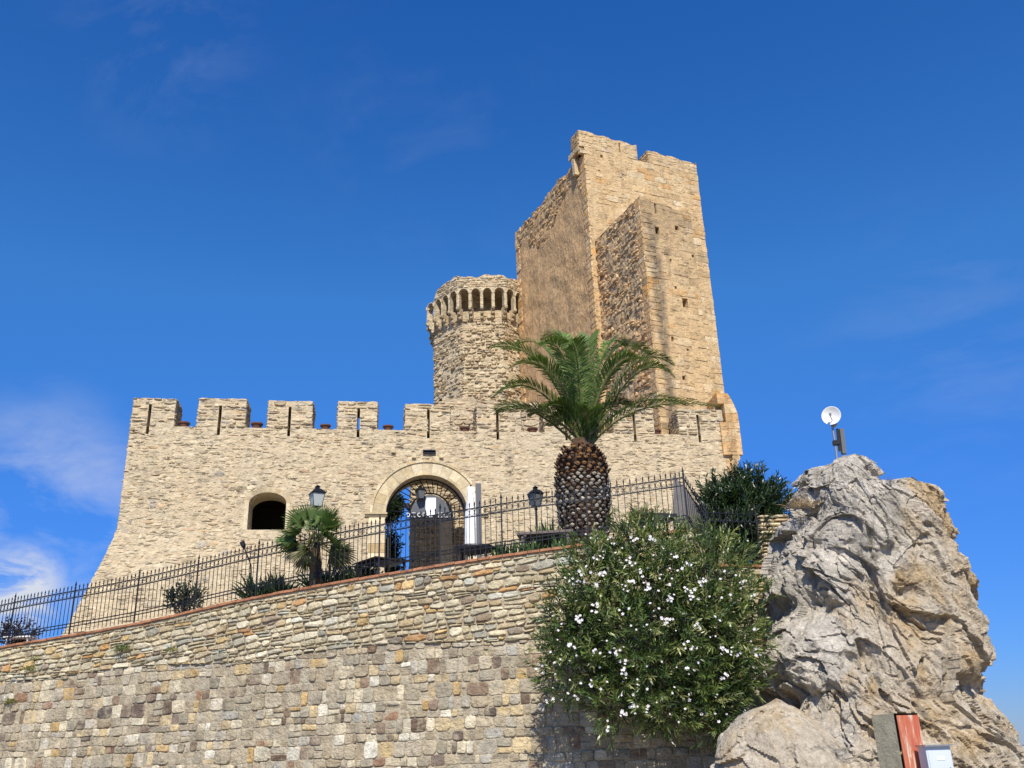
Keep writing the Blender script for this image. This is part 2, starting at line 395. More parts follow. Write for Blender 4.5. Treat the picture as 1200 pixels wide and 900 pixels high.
def sheet(mb, mp, u0, u1, v0, v1, step, col, holes=(), h=0.0, rug=.012, extra_u=(), extra_v=(), flip=False, dents=(), topf=None, rem=None):
    """one face of a wall as a slightly uneven sheet; openings left out, dents = (u, v, w, hgt, depth) pockets"""
    us = set(np.linspace(u0, u1, max(2, int((u1 - u0) / step) + 1)).round(4)); vs_ = set(np.linspace(v0, v1, max(2, int((v1 - v0) / step) + 1)).round(4))
    for H in holes:
        us |= {round(H.cx - H.w, 4), round(H.cx + H.w, 4)}; vs_ |= {round(H.spring, 4), round(H.base, 4)}
    for (du, dv, dw, dh, dd) in dents:
        for e in (0, .015): us |= {round(du - dw - e, 4), round(du + dw + e, 4)}; vs_ |= {round(dv - dh - e, 4), round(dv + dh + e, 4)}
    us = sorted(x for x in us | set(extra_u) if u0 - 2e-4 <= x <= u1 + 2e-4); vs_ = sorted(x for x in vs_ | set(extra_v) if v0 - 2e-4 <= x <= v1 + 2e-4)
    nu, nv = len(us), len(vs_); P = []
    arr = np.array([mp(u, v, 0) for v in vs_ for u in us]); nz = fbm(arr * 1.3, 3) * rug * 1.5 + perlin(arr * 6.1) * rug
    for j, v in enumerate(vs_):
        for i, u in enumerate(us):
            hh = h + nz[j * nu + i]
            for (du, dv, dw, dh, dd) in dents:
                if abs(u - du) <= dw + 1e-4 and abs(v - dv) <= dh + 1e-4: hh = -dd
            uu, vv = u, v
            for H in holes: uu, vv = H.push(uu, vv)
            if topf: vv = min(vv, topf(uu))
            P.append(mp(uu, vv, hh))
    F = []
    for j in range(nv - 1):
        for i in range(nu - 1):
            cu, cv = (us[i] + us[i + 1]) / 2, (vs_[j] + vs_[j + 1]) / 2
            if any(H.inside(cu, cv) for H in holes): continue
            if rem and rem(cu, cv): continue
            if topf and vs_[j] >= topf(cu): continue
            q = (j * nu + i, j * nu + i + 1, (j + 1) * nu + i + 1, (j + 1) * nu + i)
            F.append(q[::-1] if flip else q)
    mb.add(P, F, (*col, 0))

def reveal(mb, mp, H, d0, d1, col, flip=False, sill=True):
    o = H.outline(); n = len(o)
    vs = [mp(u, v, d0) for u, v in o] + [mp(u, v, d1) for u, v in o]
    fs = [(k, n + k, n + k + 1, k + 1) for k in range(n - 1)]
    if sill: fs.append((n - 1, 2 * n - 1, n, 0))
    mb.add(vs, fs, (*col, 1))
def proj(P):
    d = Vector(P) - EYE; k = d.dot(_f); return (600 + FPX * d.dot(_r) / k, 450 - FPX * d.dot(_u) / k)
def plan(px, py, Y): p = at(px, py, Y); return p

# ------------------------------------------------------------------ palettes (real stone colours)
MORT = (.62, .50, .34)
PAL_CASTLE = [((.66, .54, .375), 7), ((.60, .49, .34), 6), ((.70, .60, .44), 5), ((.53, .44, .32), 4), ((.62, .45, .27), 2), ((.45, .40, .34), 2), ((.36, .29, .21), .9), ((.55, .37, .26), .5)]
PAL_TOWER = [((.62, .48, .31), 7), ((.56, .43, .28), 6), ((.62, .38, .17), 3), ((.70, .60, .45), 3.5), ((.46, .34, .22), 2.4), ((.36, .28, .20), 1)]
PAL_RUBBLE_BROWN = [((.52, .42, .30), 5), ((.42, .34, .25), 4), ((.60, .49, .34), 3), ((.33, .26, .19), 2), ((.58, .41, .24), 1.5)]
PAL_TOP = [((.58, .52, .40), 6), ((.50, .45, .34), 6), ((.66, .60, .49), 5), ((.46, .38, .27), 4), ((.40, .38, .33), 3), ((.58, .44, .25), 1.6), ((.50, .30, .15), .8), ((.54, .55, .52), 1.5), ((.30, .25, .21), 1)]
PAL_BLOCK = [((.48, .43, .35), 9), ((.42, .37, .30), 7), ((.52, .47, .40), 6), ((.72, .66, .54), 4.5), ((.64, .52, .34), 2.4), ((.29, .22, .18), 1.8), ((.17, .13, .115), 1.1), ((.50, .485, .46), 2.0), ((.62, .44, .22), .9), ((.34, .21, .16), .7), ((.80, .77, .70), 1.8)]
M_castle = masonry('castle_rubble_stone', (.64, .54, .39), smear=.7, smear_scale=1.0, bump=.03, tint=(.64, .50, .33), stain=.3, pit_shade=.9, mult=(.91, .895, .82))
M_tower = masonry('keep_stone', (.64, .51, .34), mult=(.98, .90, .735), pit_shade=.6, smear=.7, smear_scale=.8, bump=.03, bscale=10, tint=(.58, .41, .24), stain=.45)
M_plaster = masonry('keep_rough_render', (.56, .41, .26), smear=.9, smear_scale=.6, bump=.05, bscale=6, stain=.35, grain=(1, 1, .5), fine=.25, tint=(.60, .40, .23), pit_shade=.35, mult=(1.08, .96, .75))
M_block = masonry('retaining_wall_stone', (.50, .44, .35), mult=(.86, .82, .70), pit_shade=.25, smear=.75, smear_scale=2.6, bump=.035, bscale=16, stain=.35, fine=.3)
M_top = masonry('retaining_wall_rubble', (.50, .45, .36), mult=(.97, .93, .79), smear=.12, smear_scale=2.5, bump=.03, bscale=16, stain=.15, fine=.3)
M_brick = mat('terracotta_coping', (.45, .17, .09), .9, var=.35, vscale=3, bump=.02, bscale=30)
M_ash = masonry('dressed_limestone', (.66, .55, .38), smear=.3, bump=.012, bscale=14, stain=.2)
M_iron = mat('black_iron', (.018, .018, .02), .45, .5)
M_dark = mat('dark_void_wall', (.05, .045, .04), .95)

# ------------------------------------------------------------------ ground, sea, terrace
cp = [(-90, 778, 28.6), (0, 758, 26.6), (150, 732, 24.9), (300, 699, 23.2), (440, 674, 21.8), (560, 654.5, 21.0), (690, 636, 20.6), (812, 618, 20.6), (835, 661, 21.3), (915, 663, 21.6)]
cpw = [at(*c) for c in cp]
us_ = [0.0]
for i in range(1, len(cpw)): us_.append(us_[-1] + (Vector((cpw[i].x, cpw[i].y)) - Vector((cpw[i - 1].x, cpw[i - 1].y))).length)
def _cr(t, p0, p1, p2, p3): return .5 * (2 * p1 + (p2 - p0) * t + (2 * p0 - 5 * p1 + 4 * p2 - p3) * t * t + (3 * p1 - p0 - 3 * p2 + p3) * t ** 3)
fx = []; fy = []; fu = []; fz = []; UC = us_[7]
for i in range(len(cpw) - 1):
    straight = i >= 7
    for k in range(12):
        t = k / 12
        g = lambda j: cpw[max(0, min(7 if i < 7 else len(cpw) - 1, j))]
        if straight: x, y, z = (lerp(cpw[i][q], cpw[i + 1][q], t) for q in range(3))
        else: x, y, z = (_cr(t, g(i - 1)[q], g(i)[q], g(i + 1)[q], g(i + 2)[q]) for q in range(3))
        fx.append(x); fy.append(y); fz.append(z); fu.append(lerp(us_[i], us_[i + 1], t))
fx.append(cpw[-1].x); fy.append(cpw[-1].y); fz.append(cpw[-1].z); fu.append(us_[-1]); UMAX = us_[-1]
fu = np.array(fu); fx = np.array(fx); fy = np.array(fy); fz = np.array(fz)
def wxy(u): return float(np.interp(u, fu, fx)), float(np.interp(u, fu, fy))
def wz(u): return float(np.interp(u, fu, fz))
def wmap(u, v, h=0):
    x, y = wxy(u); e = .12; xa, ya = wxy(max(0, u - e)); xb, yb = wxy(min(UMAX, u + e)); d = Vector((xb - xa, yb - ya)).normalized()
    bt = (5.5 - v) * .03
    return (x + d.y * (h + bt), y - d.x * (h + bt), v)
def w_at(px):     # arc length where the coping crosses a column of the photograph
    best = min(range(0, 2000), key=lambda k: abs(proj((*wxy(UC * k / 2000), wz(UC * k / 2000)))[0] - px)); return UC * best / 2000

gb = MB()
gx = sorted(set(list(np.linspace(-60, 60, 60)) + [-30000, -6000, -1000, -200, 200, 1000, 6000, 30000])); gy = sorted(set(list(np.linspace(-40, 60, 50)) + [-30000, -3000, -300, 90, 130, 400, 1500, 8000, 50000]))
pts = []
for y in gy:
    for x in gx:
        d = math.hypot(x, y - 20); z = -.05 + .12 * math.sin(x * .3) * math.cos(y * .23)
        if d > 62: z = lerp(z, -18, min(1, (d - 62) / 30))
        pts.append((x, y, z))
nx = len(gx); gb.add(pts, [(j * nx + i, j * nx + i + 1, (j + 1) * nx + i + 1, (j + 1) * nx + i) for j in range(len(gy) - 1) for i in range(nx - 1)])
M_ground = mat('dusty_ground', (.26, .22, .16), .95, var=.25, vscale=.8, bump=.05, bscale=6)
tag(gb.build('ground', M_ground), kind='structure')
sb = MB(); sb.add([(-40000, 40, -6), (40000, 40, -6), (40000, 55000, -6), (-40000, 55000, -6)], [(0, 1, 2, 3)])
M_sea = mat('sea_water', (.02, .07, .12), .25, bump=.3, bscale=.2)
tag(sb.build('sea', M_sea), kind='structure')
# terrace fill behind the retaining wall
tb = MB(); NU = 70; pts = []
for i in range(NU + 1):
    u = UMAX * i / NU; x, y = wxy(u); z = wz(min(u, UC)) - .28 if u < UC else wz(u) - .28
    for k in range(9):
        t = k / 8; yy = lerp(y + .35, 52, t ** 1.4); pts.append((x * lerp(1, 1.25 if x < -9 else 1.0, t), yy, z))
tb.add(pts, [(i * 9 + k, (i + 1) * 9 + k, (i + 1) * 9 + k + 1, i * 9 + k + 1) for i in range(NU) for k in range(8)])
o0 = len(tb.v)
sk = []
for i in range(NU + 1):      # back skirt so the terrace has a body
    p = pts[i * 9 + 8]; sk += [p, (p[0], p[1] + 6, -1)]
tb.add(sk, [(2 * i, 2 * i + 2, 2 * i + 3, 2 * i + 1) for i in range(NU)])
for e in (0, NU):
    col = [pts[e * 9 + k] for k in range(9)]; vs = col + [(p[0] + (-3 if e == 0 else 0), p[1], -1) for p in col]
    tb.add(vs, [(k, k + 1, 9 + k + 1, 9 + k) for k in range(8)])
M_terr = mat('terrace_earth', (.30, .25, .18), .95, var=.2, vscale=1.5, bump=.04, bscale=8)
tag(tb.build('terrace_ground', M_terr), kind='structure')

# ------------------------------------------------------------------ retaining wall in front
wall = thing('retaining_wall', 'long stone retaining wall of mixed blocks with red brick coping, running under the iron railing', 'wall', (0, 20.6, 0))
zb_const = at(500, 755, 21.4).z
def zb(u):
    return min(zb_const + .06 * math.sin(u * .9), wz(u) - .40 - .35 * sstep(2, 10, u) * 1.0)
mb = MB()
sheet(mb, wmap, 0, UC, -.4, 7.5, .22, (.50, .44, .36), topf=lambda u: wz(u) - .06, rug=.010, h=.002)
stones(mb, wmap, 0, UC, -.3, zb_const + .1, .25, .26, .026, PAL_BLOCK, gap=.010, wave=.02, split=.10, square=True, rough=.15, relief_var=.9,
       skipf=lambda u, v: v > zb(u) + .12, clamp=lambda u, v: (min(max(u, 0), UC), min(v, zb(u))))
lower = mb.build('block_courses', M_block, wall)
mb = MB()
stones(mb, wmap, 0, UC, 0, 2.75, .125, .31, .055, PAL_TOP, gap=.018, wave=.03, split=.2, rough=.2, flat=.6, topf=lambda u: wz(u) - .10,
       skipf=lambda u, v: v < zb(u) - .07, clamp=lambda u, v: (min(max(u, 0), UC), max(v, zb(u) + .01)))
upper = mb.build('rubble_courses', M_top, wall)
# side beyond the corner, lower, behind the oleander
mb = MB()
sheet(mb, wmap, UC + .02, UMAX, -.4, 7.5, .22, (.50, .44, .36), topf=lambda u: wz(u) - .06)
stones(mb, wmap, UC + .03, UMAX, -.3, 6.4, .17, .32, .06, PAL_TOP, wave=.02, skipf=lambda u, v: v > wz(u) - .1, clamp=lambda u, v: (u, min(v, wz(u) - .07)))
mb.build('return_courses', M_top, wall)
# coping of thin terracotta bricks
mb = MB(); u = 0.0; NB = 0
while u < UMAX - .1:
    L_ = rnd.uniform(.24, .3); ub = min(u + L_ - .012, UMAX)
    if not (u < UC < ub) and not (UC < u < UC + .9 and False):
        a0, b0 = wz(u) + rnd.uniform(-.006, .006), wz(ub) + rnd.uniform(-.006, .006); ov = .055 + rnd.uniform(-.012, .012)
        vs = [wmap(u, a0 - .055, ov), wmap(ub, b0 - .055, ov), wmap(ub, b0 - .055, -.42), wmap(u, a0 - .055, -.42), wmap(u, a0, ov), wmap(ub, b0, ov), wmap(ub, b0, -.42), wmap(u, a0, -.42)]
        k = rnd.uniform(.75, 1.2); c = (.42 * k, .20 * k, .125 * k, 1)
        mb.add(vs, [(0, 1, 5, 4), (4, 5, 6, 7), (1, 2, 6, 5), (3, 0, 4, 7), (3, 2, 1, 0)], c)
    u += L_
M_cop = masonry('terracotta_coping_bricks', (.44, .24, .16), smear=.4, smear_scale=2, bump=.02, bscale=25)
mb.build('coping', M_cop, wall)

# ------------------------------------------------------------------ castle curtain wall
K = Frame((0, 35), R(8.6)); TH = 1.15
zt = sum(K.hit(x, y)[1] for x, y in ((160, 467), (340, 469), (420, 471), (500, 473))) / 4
zc = sum(K.hit(x, y)[1] for x, y in ((218, 500), (300, 502), (380, 503), (455, 503))) / 4
uL = K.hit(153, 500)[0]; uR = K.hit(846, 500)[0]; zs = K.hit(135, 615)[1]; zB = 3.6
print('castle', zt, zc, uL, uR, zs)
ug = K.hit(500, 600)[0]
def kmap(u, v, h=0):
    s = max(0.0, zs - v); s2 = s * s / (s + .5); fade = 1 - sstep(ug - 6.5, ug - 3.5, u)
    return K.map(u - .34 * s2 * (1 - sstep(uL, uL + 3.5, u)) + .0, v, h + .16 * s2 * fade)
gl = K.hit(452, 610)[0]; gr = K.hit(548, 610)[0]; gtop = K.hit(500, 557)[1]; gcx = (gl + gr) / 2; gw = (gr - gl) / 2
GATE = Hole(gcx, gw, zB, gtop - gw * .98, gw * .98)
a_, b_ = K.hit(291, 600)[0], K.hit(335, 600)[0]
WIN = Hole((a_ + b_) / 2, (b_ - a_) / 2, K.hit(313, 621)[1], K.hit(313, 590)[1], K.hit(313, 577)[1] - K.hit(313, 590)[1])
mer_px = [(155, 205), (232, 288), (314, 366), (396, 442), (475, 527), (559, 610), (638, 690), (718, 765), (794, 846)]
slit_px = [174, 257, 339, 420, 502, 583, 663, 743, 818]
mer = [(K.hit(a, 485)[0], K.hit(b, 485)[0]) for a, b in mer_px]; mer[0] = (uL, mer[0][1])
slits = [Hole(K.hit(s, 495)[0], .055, zc - .32, zt - .25, 0) for s in slit_px]
castle = thing('castle_wall', 'long pale rubble castle wall with square battlements, an arched gate and one arched window', 'castle wall', (K.o.x, K.o.y, 4))
BASEC = (.62, .51, .36)
mb = MB(); holes = [GATE, WIN] + slits
sheet(mb, kmap, uL, uR, zB, zc, .14, BASEC, holes=holes, rug=.017, h=.012)
GROW = .0
ring_h = Hole(gcx, gw + .58, zB, GATE.spring, gw * .98 + .58)
wring = Hole(WIN.cx, WIN.w + .20, WIN.base, WIN.spring, WIN.rise + .24)
stones(mb, kmap, uL, uR, zB + .6, zc, .12, .27, .019, PAL_CASTLE, gap=.012, holes=[ring_h, wring], cuts=slits, wave=.05, split=.25, rough=.25, relief_var=1.0, rnd_edge=.05, keep=.8, flat=.8)
bm_ = lambda u, v, h: kmap(u, v, h - TH)
sheet(mb, bm_, uL, uR, zB, zc, .5, BASEC, holes=holes, flip=True)
lmap = lambda u, v, h: kmap(uL - h, v, u)                       # left end, u = depth
sheet(mb, lmap, -TH, 0, zB, zc, .3, BASEC)
stones(mb, lmap, -TH, 0, zB, zc, .17, .36, .04, PAL_CASTLE, gap=.014, wave=.02)
rmap = lambda u, v, h: kmap(uR + h, v, -u)
sheet(mb, rmap, 0, TH, zB, zc, .3, BASEC)
stones(mb, rmap, 0, TH, zB, zc, .17, .36, .04, PAL_CASTLE, gap=.014, wave=.02)
ctop = lambda u, v, h: K.map(u, zc + h, v)
sheet(mb, ctop, uL, uR, -TH, 0, .3, BASEC, rug=.015)
for H in [WIN]: reveal(mb, kmap, H, .0, -TH, (.56, .48, .36))
reveal(mb, kmap, GATE, 0, -TH, (.5, .42, .30), sill=False)
for H in slits:
    vs = [kmap(H.cx + s * H.w, v, d) for s in (-1, 1) for v in (H.base, zc) for d in (0, -TH)]
    mb.add(vs, [(0, 1, 3, 2), (4, 6, 7, 5), (0, 4, 5, 1)], (*BASEC, 0))
mb.build('curtain_wall', M_castle, castle)
# dark room behind the window
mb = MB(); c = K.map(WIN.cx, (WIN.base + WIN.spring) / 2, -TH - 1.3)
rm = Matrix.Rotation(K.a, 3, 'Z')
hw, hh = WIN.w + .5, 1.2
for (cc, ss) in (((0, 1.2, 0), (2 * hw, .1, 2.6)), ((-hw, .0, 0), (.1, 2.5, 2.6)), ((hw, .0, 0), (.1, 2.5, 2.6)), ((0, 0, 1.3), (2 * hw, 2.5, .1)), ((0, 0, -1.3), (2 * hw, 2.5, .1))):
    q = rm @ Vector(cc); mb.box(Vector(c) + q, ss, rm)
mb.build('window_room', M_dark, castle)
# merlons
for (a, b), H in zip(mer, slits):
    mb = MB(); jag = rnd.uniform(-.04, .04); zt_ = zt + jag
    HH = Hole(H.cx, H.w, H.base, H.spring, 0)
    tf = lambda u, s=rnd.random() * 9: zt_ + .012 * math.sin(u * 5 + s) + .012 * math.sin(u * 13 + s)
    sheet(mb, K.map, a, b, zc, zt_ + .05, .16, BASEC, holes=[HH], topf=tf, h=.008)
    stones(mb, K.map, a, b, zc, zt_, .135, .34, .036, PAL_CASTLE, gap=.012, cuts=[HH], wave=.025, split=.2, rough=.25, relief_var=1.0, keep=.93, rnd_edge=.04, clamp=lambda u, v: (u, min(v, tf(u) + .03)))
    sheet(mb, lambda u, v, h: K.map(u, v, h - TH), a, b, zc, zt_, .3, BASEC, holes=[HH], flip=True)
    for sgn, e in ((1, b), (-1, a)):
        mp = (lambda u, v, h, e=e, s=sgn: K.map(e + s * h, v, -u * s - (TH if s < 0 else 0)))
        sheet(mb, mp, 0, TH, zc, zt_, .2, BASEC); stones(mb, mp, 0, TH, zc, zt_, .14, .34, .04, PAL_RUBBLE_BROWN if sgn > 0 else PAL_CASTLE, gap=.014, wave=.02, rough=.25)
    sheet(mb, lambda u, v, h: K.map(u, zt_ + h, v), a, b, -TH, 0, .2, (.52, .45, .33), rug=.03)
    vs = [K.map(H.cx + s * H.w, v, d) for s in (-1, 1) for v in (zc - .01, H.spring) for d in (0, -TH)]
    mb.add(vs, [(0, 1, 3, 2), (4, 6, 7, 5), (2, 3, 7, 6)], (*BASEC, 0))
    mb.build('merlon', M_castle, castle)
# gate surround: two rings of dressed stone, label moulding, jambs, imposts
def arc_blocks(mb, H, r0, r1, n, h0, h1, pal, a0=0.0, a1=math.pi):
    for k in range(n):
        t0, t1 = a0 + (a1 - a0) * k / n + .002, a0 + (a1 - a0) * (k + 1) / n - .002; c = pick(pal); m = 4
        P = []
        for hh in (h0, h1):
            for (rr) in (r0, r1):
                for q in range(m + 1):
                    t = lerp(t0, t1, q / m); P.append(kmap(H.cx - (H.w + rr) * math.cos(t), H.spring + (H.rise + rr) * math.sin(t), hh))
        s = m + 1; F = []
        for q in range(m):
            F += [(2 * s + q + 1, 2 * s + q, 3 * s + q, 3 * s + q + 1), (q, q + 1, 2 * s + q + 1, 2 * s + q)[::-1], (s + q, s + q + 1, 3 * s + q + 1, 3 * s + q)]
        F += [(0, 2 * s, 3 * s, s), (m, s + m, 3 * s + m, 2 * s + m)]
        mb.add(P, F, c)
PAL_ASH = [((.66, .55, .38), 5), ((.60, .49, .33), 4), ((.70, .60, .45), 3), ((.56, .43, .27), 1.5)]
mb = MB()
arc_blocks(mb, GATE, 0.0, .10, 15, -.02, .075, PAL_ASH); arc_blocks(mb, GATE, .10, .50, 15, -.02, .045, PAL_ASH); arc_blocks(mb, GATE, .50, .59, 21, -.02, .09, PAL_ASH)
for s in (-1, 1):
    v = zB
    while v < GATE.spring - .01:
        h = min(rnd.uniform(.32, .45), GATE.spring - v); x0, x1 = sorted((gcx + s * gw, gcx + s * (gw + .62)))
        vs = [kmap(x, y, hh) for hh in (-.02, .05) for (x, y) in ((x0, v + .006), (x1, v + .006), (x1, v + h - .006), (x0, v + h - .006))]
        mb.add(vs, [(4, 5, 6, 7), (0, 1, 5, 4), (1, 2, 6, 5), (2, 3, 7, 6), (3, 0, 4, 7)], pick(PAL_ASH)); v += h
mb.build('gate_surround', M_ash, castle)
for s in (-1, 1):
    mb = MB()
    for (z0, z1, e) in ((0, .07, .09), (.073, .14, .15)):
        x0, x1 = sorted((gcx + s * (gw - .05), gcx + s * (gw + .78))); z = GATE.spring - .12
        vs = [kmap(x, y, hh) for hh in (.0, e) for (x, y) in ((x0, z + z0), (x1, z + z0), (x1, z + z1), (x0, z + z1))]
        mb.add(vs, [(4, 5, 6, 7), (0, 1, 5, 4), (1, 2, 6, 5), (2, 3, 7, 6), (3, 0, 4, 7)], (.58, .48, .33, 1))
    mb.build('impost', M_ash, castle)
mb = MB(); arc_blocks(mb, WIN, .0, .18, 13, -.02, .02, [((.50, .40, .28), 3), ((.58, .48, .34), 3)])
for s in (-1, 1):
    x0, x1 = sorted((WIN.cx + s * WIN.w, WIN.cx + s * (WIN.w + .14)))
    vs = [kmap(x, y, hh) for hh in (-.02, .03) for (x, y) in ((x0, WIN.base), (x1, WIN.base), (x1, WIN.spring), (x0, WIN.spring))]
    mb.add(vs, [(4, 5, 6, 7), (0, 1, 5, 4), (1, 2, 6, 5), (2, 3, 7, 6), (3, 0, 4, 7)], (.66, .57, .43, 1))
mb.build('window_surround', M_ash, castle)
# little frame and bosses over the gate
u0, z0 = K.hit(503, 530); mb = MB()
for (dx, dz, sx, sz) in ((0, .055, .5, .03), (0, -.055, .5, .03), (-.235, 0, .03, .08), (.235, 0, .03, .08)):
    mb.box(K.map(u0 + dx, z0 + dz, .06), (sx, .08, sz), rm)
mb.box(K.map(u0, z0, .02), (.45, .04, .1), rm)
mb.build('name_plate_frame', M_iron, castle)
mb = MB()
for (px, py) in ((485, 535), (517, 535), (461, 529)):
    uu, zz = K.hit(px, py); mb.box(K.map(uu, zz, .05), (.16, .12, .14), rm, col=(.62, .54, .4, 1))
mb.build('stone_boss', M_ash, castle)

# bartizan of orange ashlar at the right end
bt0 = K.hit(843, 500)[0]; bt1 = K.hit(867, 510)[0]; z_hi = K.hit(855, 462)[1]; z_lo = K.hit(866, 534)[1]
mb = MB(); bw = bt1 - bt0
PAL_OR = [((.74, .50, .28), 4), ((.62, .38, .18), 4), ((.74, .58, .38), 2), ((.5, .36, .22), 1)]
def rx(t): return bt0 + bw * (.97 + .03 * t if t < .62 else (1 - .42 * ((t - .62) / .38) ** 1.5) * .989)
wz0, wz1 = K.hit(847, 496)[1], K.hit(847, 474)[1]
lv = sorted([z_lo + (wz0 - z_lo) * q / 5 for q in range(5)] + [wz0, (wz0 + wz1) / 2, wz1] + [wz1 + (z_hi - wz1) * q / 2 for q in (1, 2)])
for z, z2 in zip(lv[:-1], lv[1:]):
    ta, tb = (z - z_lo) / (z_hi - z_lo), (z2 - z_lo) / (z_hi - z_lo); x = bt0; win = wz0 - .01 < z < wz1 - .01
    xs = [bt0 + (.27 if win else 0)]
    while xs[-1] + .62 < rx(ta): xs.append(xs[-1] + rnd.uniform(.32, .48))
    xs.append(None)
    for p, q in zip(xs[:-1], xs[1:]):
        qa, qb = (q - .004, q - .004) if q else (rx(ta), rx(tb)); pr_ = .11 + rnd.uniform(0, .012)
        vs = [K.map(x_, y_, hh) for hh in (-TH, pr_) for (x_, y_) in ((p + .003, z + .003), (qa, z + .003), (qb, z2 - .003), (p + .003, z2 - .003))]
        mb.add(vs, [(4, 5, 6, 7), (0, 1, 5, 4), (1, 2, 6, 5), (2, 3, 7, 6), (3, 0, 4, 7), (3, 2, 1, 0)], pick(PAL_OR))
mb.box(K.map(bt0 + .12, (wz0 + wz1) / 2, -.45), (.3, .3, wz1 - wz0), rm, col=(.3, .27, .22, 1))
for k, (dx, dz, r) in enumerate(((.52, -.1, .17), (.42, -.36, .17), (.24, -.62, .16))):
    mb.tube([K.map(bt0 + dx, z_lo + dz, -TH), K.map(bt0 + dx, z_lo + dz, .10)], r, 12, (.62, .45, .27, 1))
    mb.box(K.map(bt0 + dx / 2 - .1, z_lo + dz, -.55), (dx + .1, 1.1, .25), rm, col=(.6, .44, .27, 1))
mb.build('corner_turret', M_tower, castle)

# ------------------------------------------------------------------ square keep
C0 = at(690, 250, 41); A = R(24.4)
TF = Frame((C0.x, C0.y), A)
TW = TF.hit(829, 300)[0]
TL = Frame((C0.x, C0.y), A - R(90)); TLn = -TL.hit(605, 300)[0]
RC = TF.o + TF.d * TW; TR = Frame((RC.x, RC.y), A + R(90))
BC = TF.o - TF.n * TLn; TBk = Frame(((BC + TF.d * TW).x, (BC + TF.d * TW).y), A + R(180))
zK = TL.hit(640, 231)[1]; zCren = TF.hit(752, 189)[1]; zKA = TF.hit(672, 150)[1]; zKB = TF.hit(790, 183)[1]
print('keep', TW, TLn, zK, zCren, zKA, zKB, C0)
keep = thing('keep_tower', 'tall square sandstone tower with a broken parapet and a buttress, behind the battlements', 'tower', (C0.x, C0.y, 4))
ubut0 = TF.hit(699, 300)[0]
lo_, hi_ = 0.1, 8
for _ in range(40):
    m_ = (lo_ + hi_) / 2; px_ = proj(TF.map(ubut0, TF.hit(750, 300)[1], m_))[0]
    if px_ < 750: lo_ = m_
    else: hi_ = m_
dB = lo_
# taper: right side leans in slightly with height
ubut1 = TF.hit(815, 300, dB)[0]
BF = Frame(((TF.o + TF.n * dB).x, (TF.o + TF.n * dB).y), A)
ubut0b = ubut0; zBt = BF.hit(744, 230)[1]
print('buttress', ubut0, ubut1, dB, zBt)
def near_dent(ds): return lambda u, v: any(abs(u - d[0]) < d[2] + .26 and abs(v - d[1]) < d[3] + .17 for d in ds)
def dent(fr, px, py, s=.09, d=.35, hh=None): u, z = fr.hit(px, py); return (u, z, s, hh or s * 1.2, d)
mb = MB()
zlo = 4.0
# front above/around buttress
mA = (0.0 - .3, TF.hit(745, 165)[0]); mBb = (TF.hit(759, 180)[0], TW)
fd = [dent(TF, 705, 183, .07), dent(TF, 726, 174, .035, .4, .32), dent(TF, 702, 200, .03, .2)]
sheet(mb, TF.map, 0, TW, zlo, zCren, .3, (.60, .47, .31), dents=fd, rug=.012, h=.002)
sheet(mb, lambda u, v, h: TF.map(u, zCren + h, v), 0, TW, -1.0, 0, .3, (.5, .4, .28))
sheet(mb, lambda u, v, h: TF.map(u, v, h - 1.0), 0, TW, zK - 1.2, zCren, .4, (.5, .4, .28), flip=True)
stones(mb, TF.map, 0, TW, 10, zCren, .31, .55, .013, PAL_TOWER, gap=.008, wave=.02, split=.05, rough=.12, relief_var=1.2, rnd_edge=.03, square=True, keep=.62, skipf=near_dent(fd))
# right and back
sheet(mb, TR.map, 0, TLn, zlo, zK, .6, (.60, .47, .31)); sheet(mb, TBk.map, 0, TW, zlo, zK, .6, (.60, .47, .31))
sheet(mb, lambda u, v, h: TF.map(u, zK - .8 + h, v), 0, TW, -TLn, 0, .8, (.5, .4, .28))
mb.build('front_face', M_tower, keep)
# left face, rough rendered, ruined rubble along its top
mb = MB()
ltop = lambda u: zK + .08 * math.sin(u * 1.3) + .06 * math.sin(u * 4.1 + 1) + .05 * math.sin(u * 9.7)
sheet(mb, TL.map, -TLn, 0, zlo, zK + .5, .16, (.50, .37, .235), topf=ltop, rug=.045)
mb.build('left_face', M_plaster, keep, smooth=True)
mb = MB()
stones(mb, TL.map, -TLn, -.5, zK - 3.6, zK + .3, .16, .30, .035, PAL_RUBBLE_BROWN, gap=.02, wave=.05, split=.3, keep=.75, clamp=lambda u, v: (u, min(v, ltop(u) + .06)), skipf=lambda u, v: v < zK - 1.2 - 1.6 * (.5 + .5 * math.sin(u * 1.1 + 1)) or v > ltop(u), relief_var=.9)
stones(mb, TL.map, -.5, 0, 10, zCren - .4, .30, .5, .035, PAL_TOWER, gap=.012, wave=.01, split=.0, rough=.1, square=True, rnd_edge=.03)
stones(mb, TL.map, -TLn, -TLn + .55, 10, zK - .4, .30, .5, .03, PAL_TOWER, gap=.012, wave=.01, split=.0, rough=.1, square=True, keep=.6)
# rough inner face of the parapet so that the wall has its thickness
sheet(mb, lambda u, v, h: TL.map(u, v, h - .9), -TLn, 0, zK - 1.2, zK + .4, .4, (.45, .36, .26), topf=ltop, flip=True)
sheet(mb, lambda u, v, h: TL.map(u, ltop(u) + h - .03, v), -TLn, 0, -.9, 0, .3, (.45, .36, .26), rug=.05)
mb.build('ruined_parapet', M_plaster, keep)
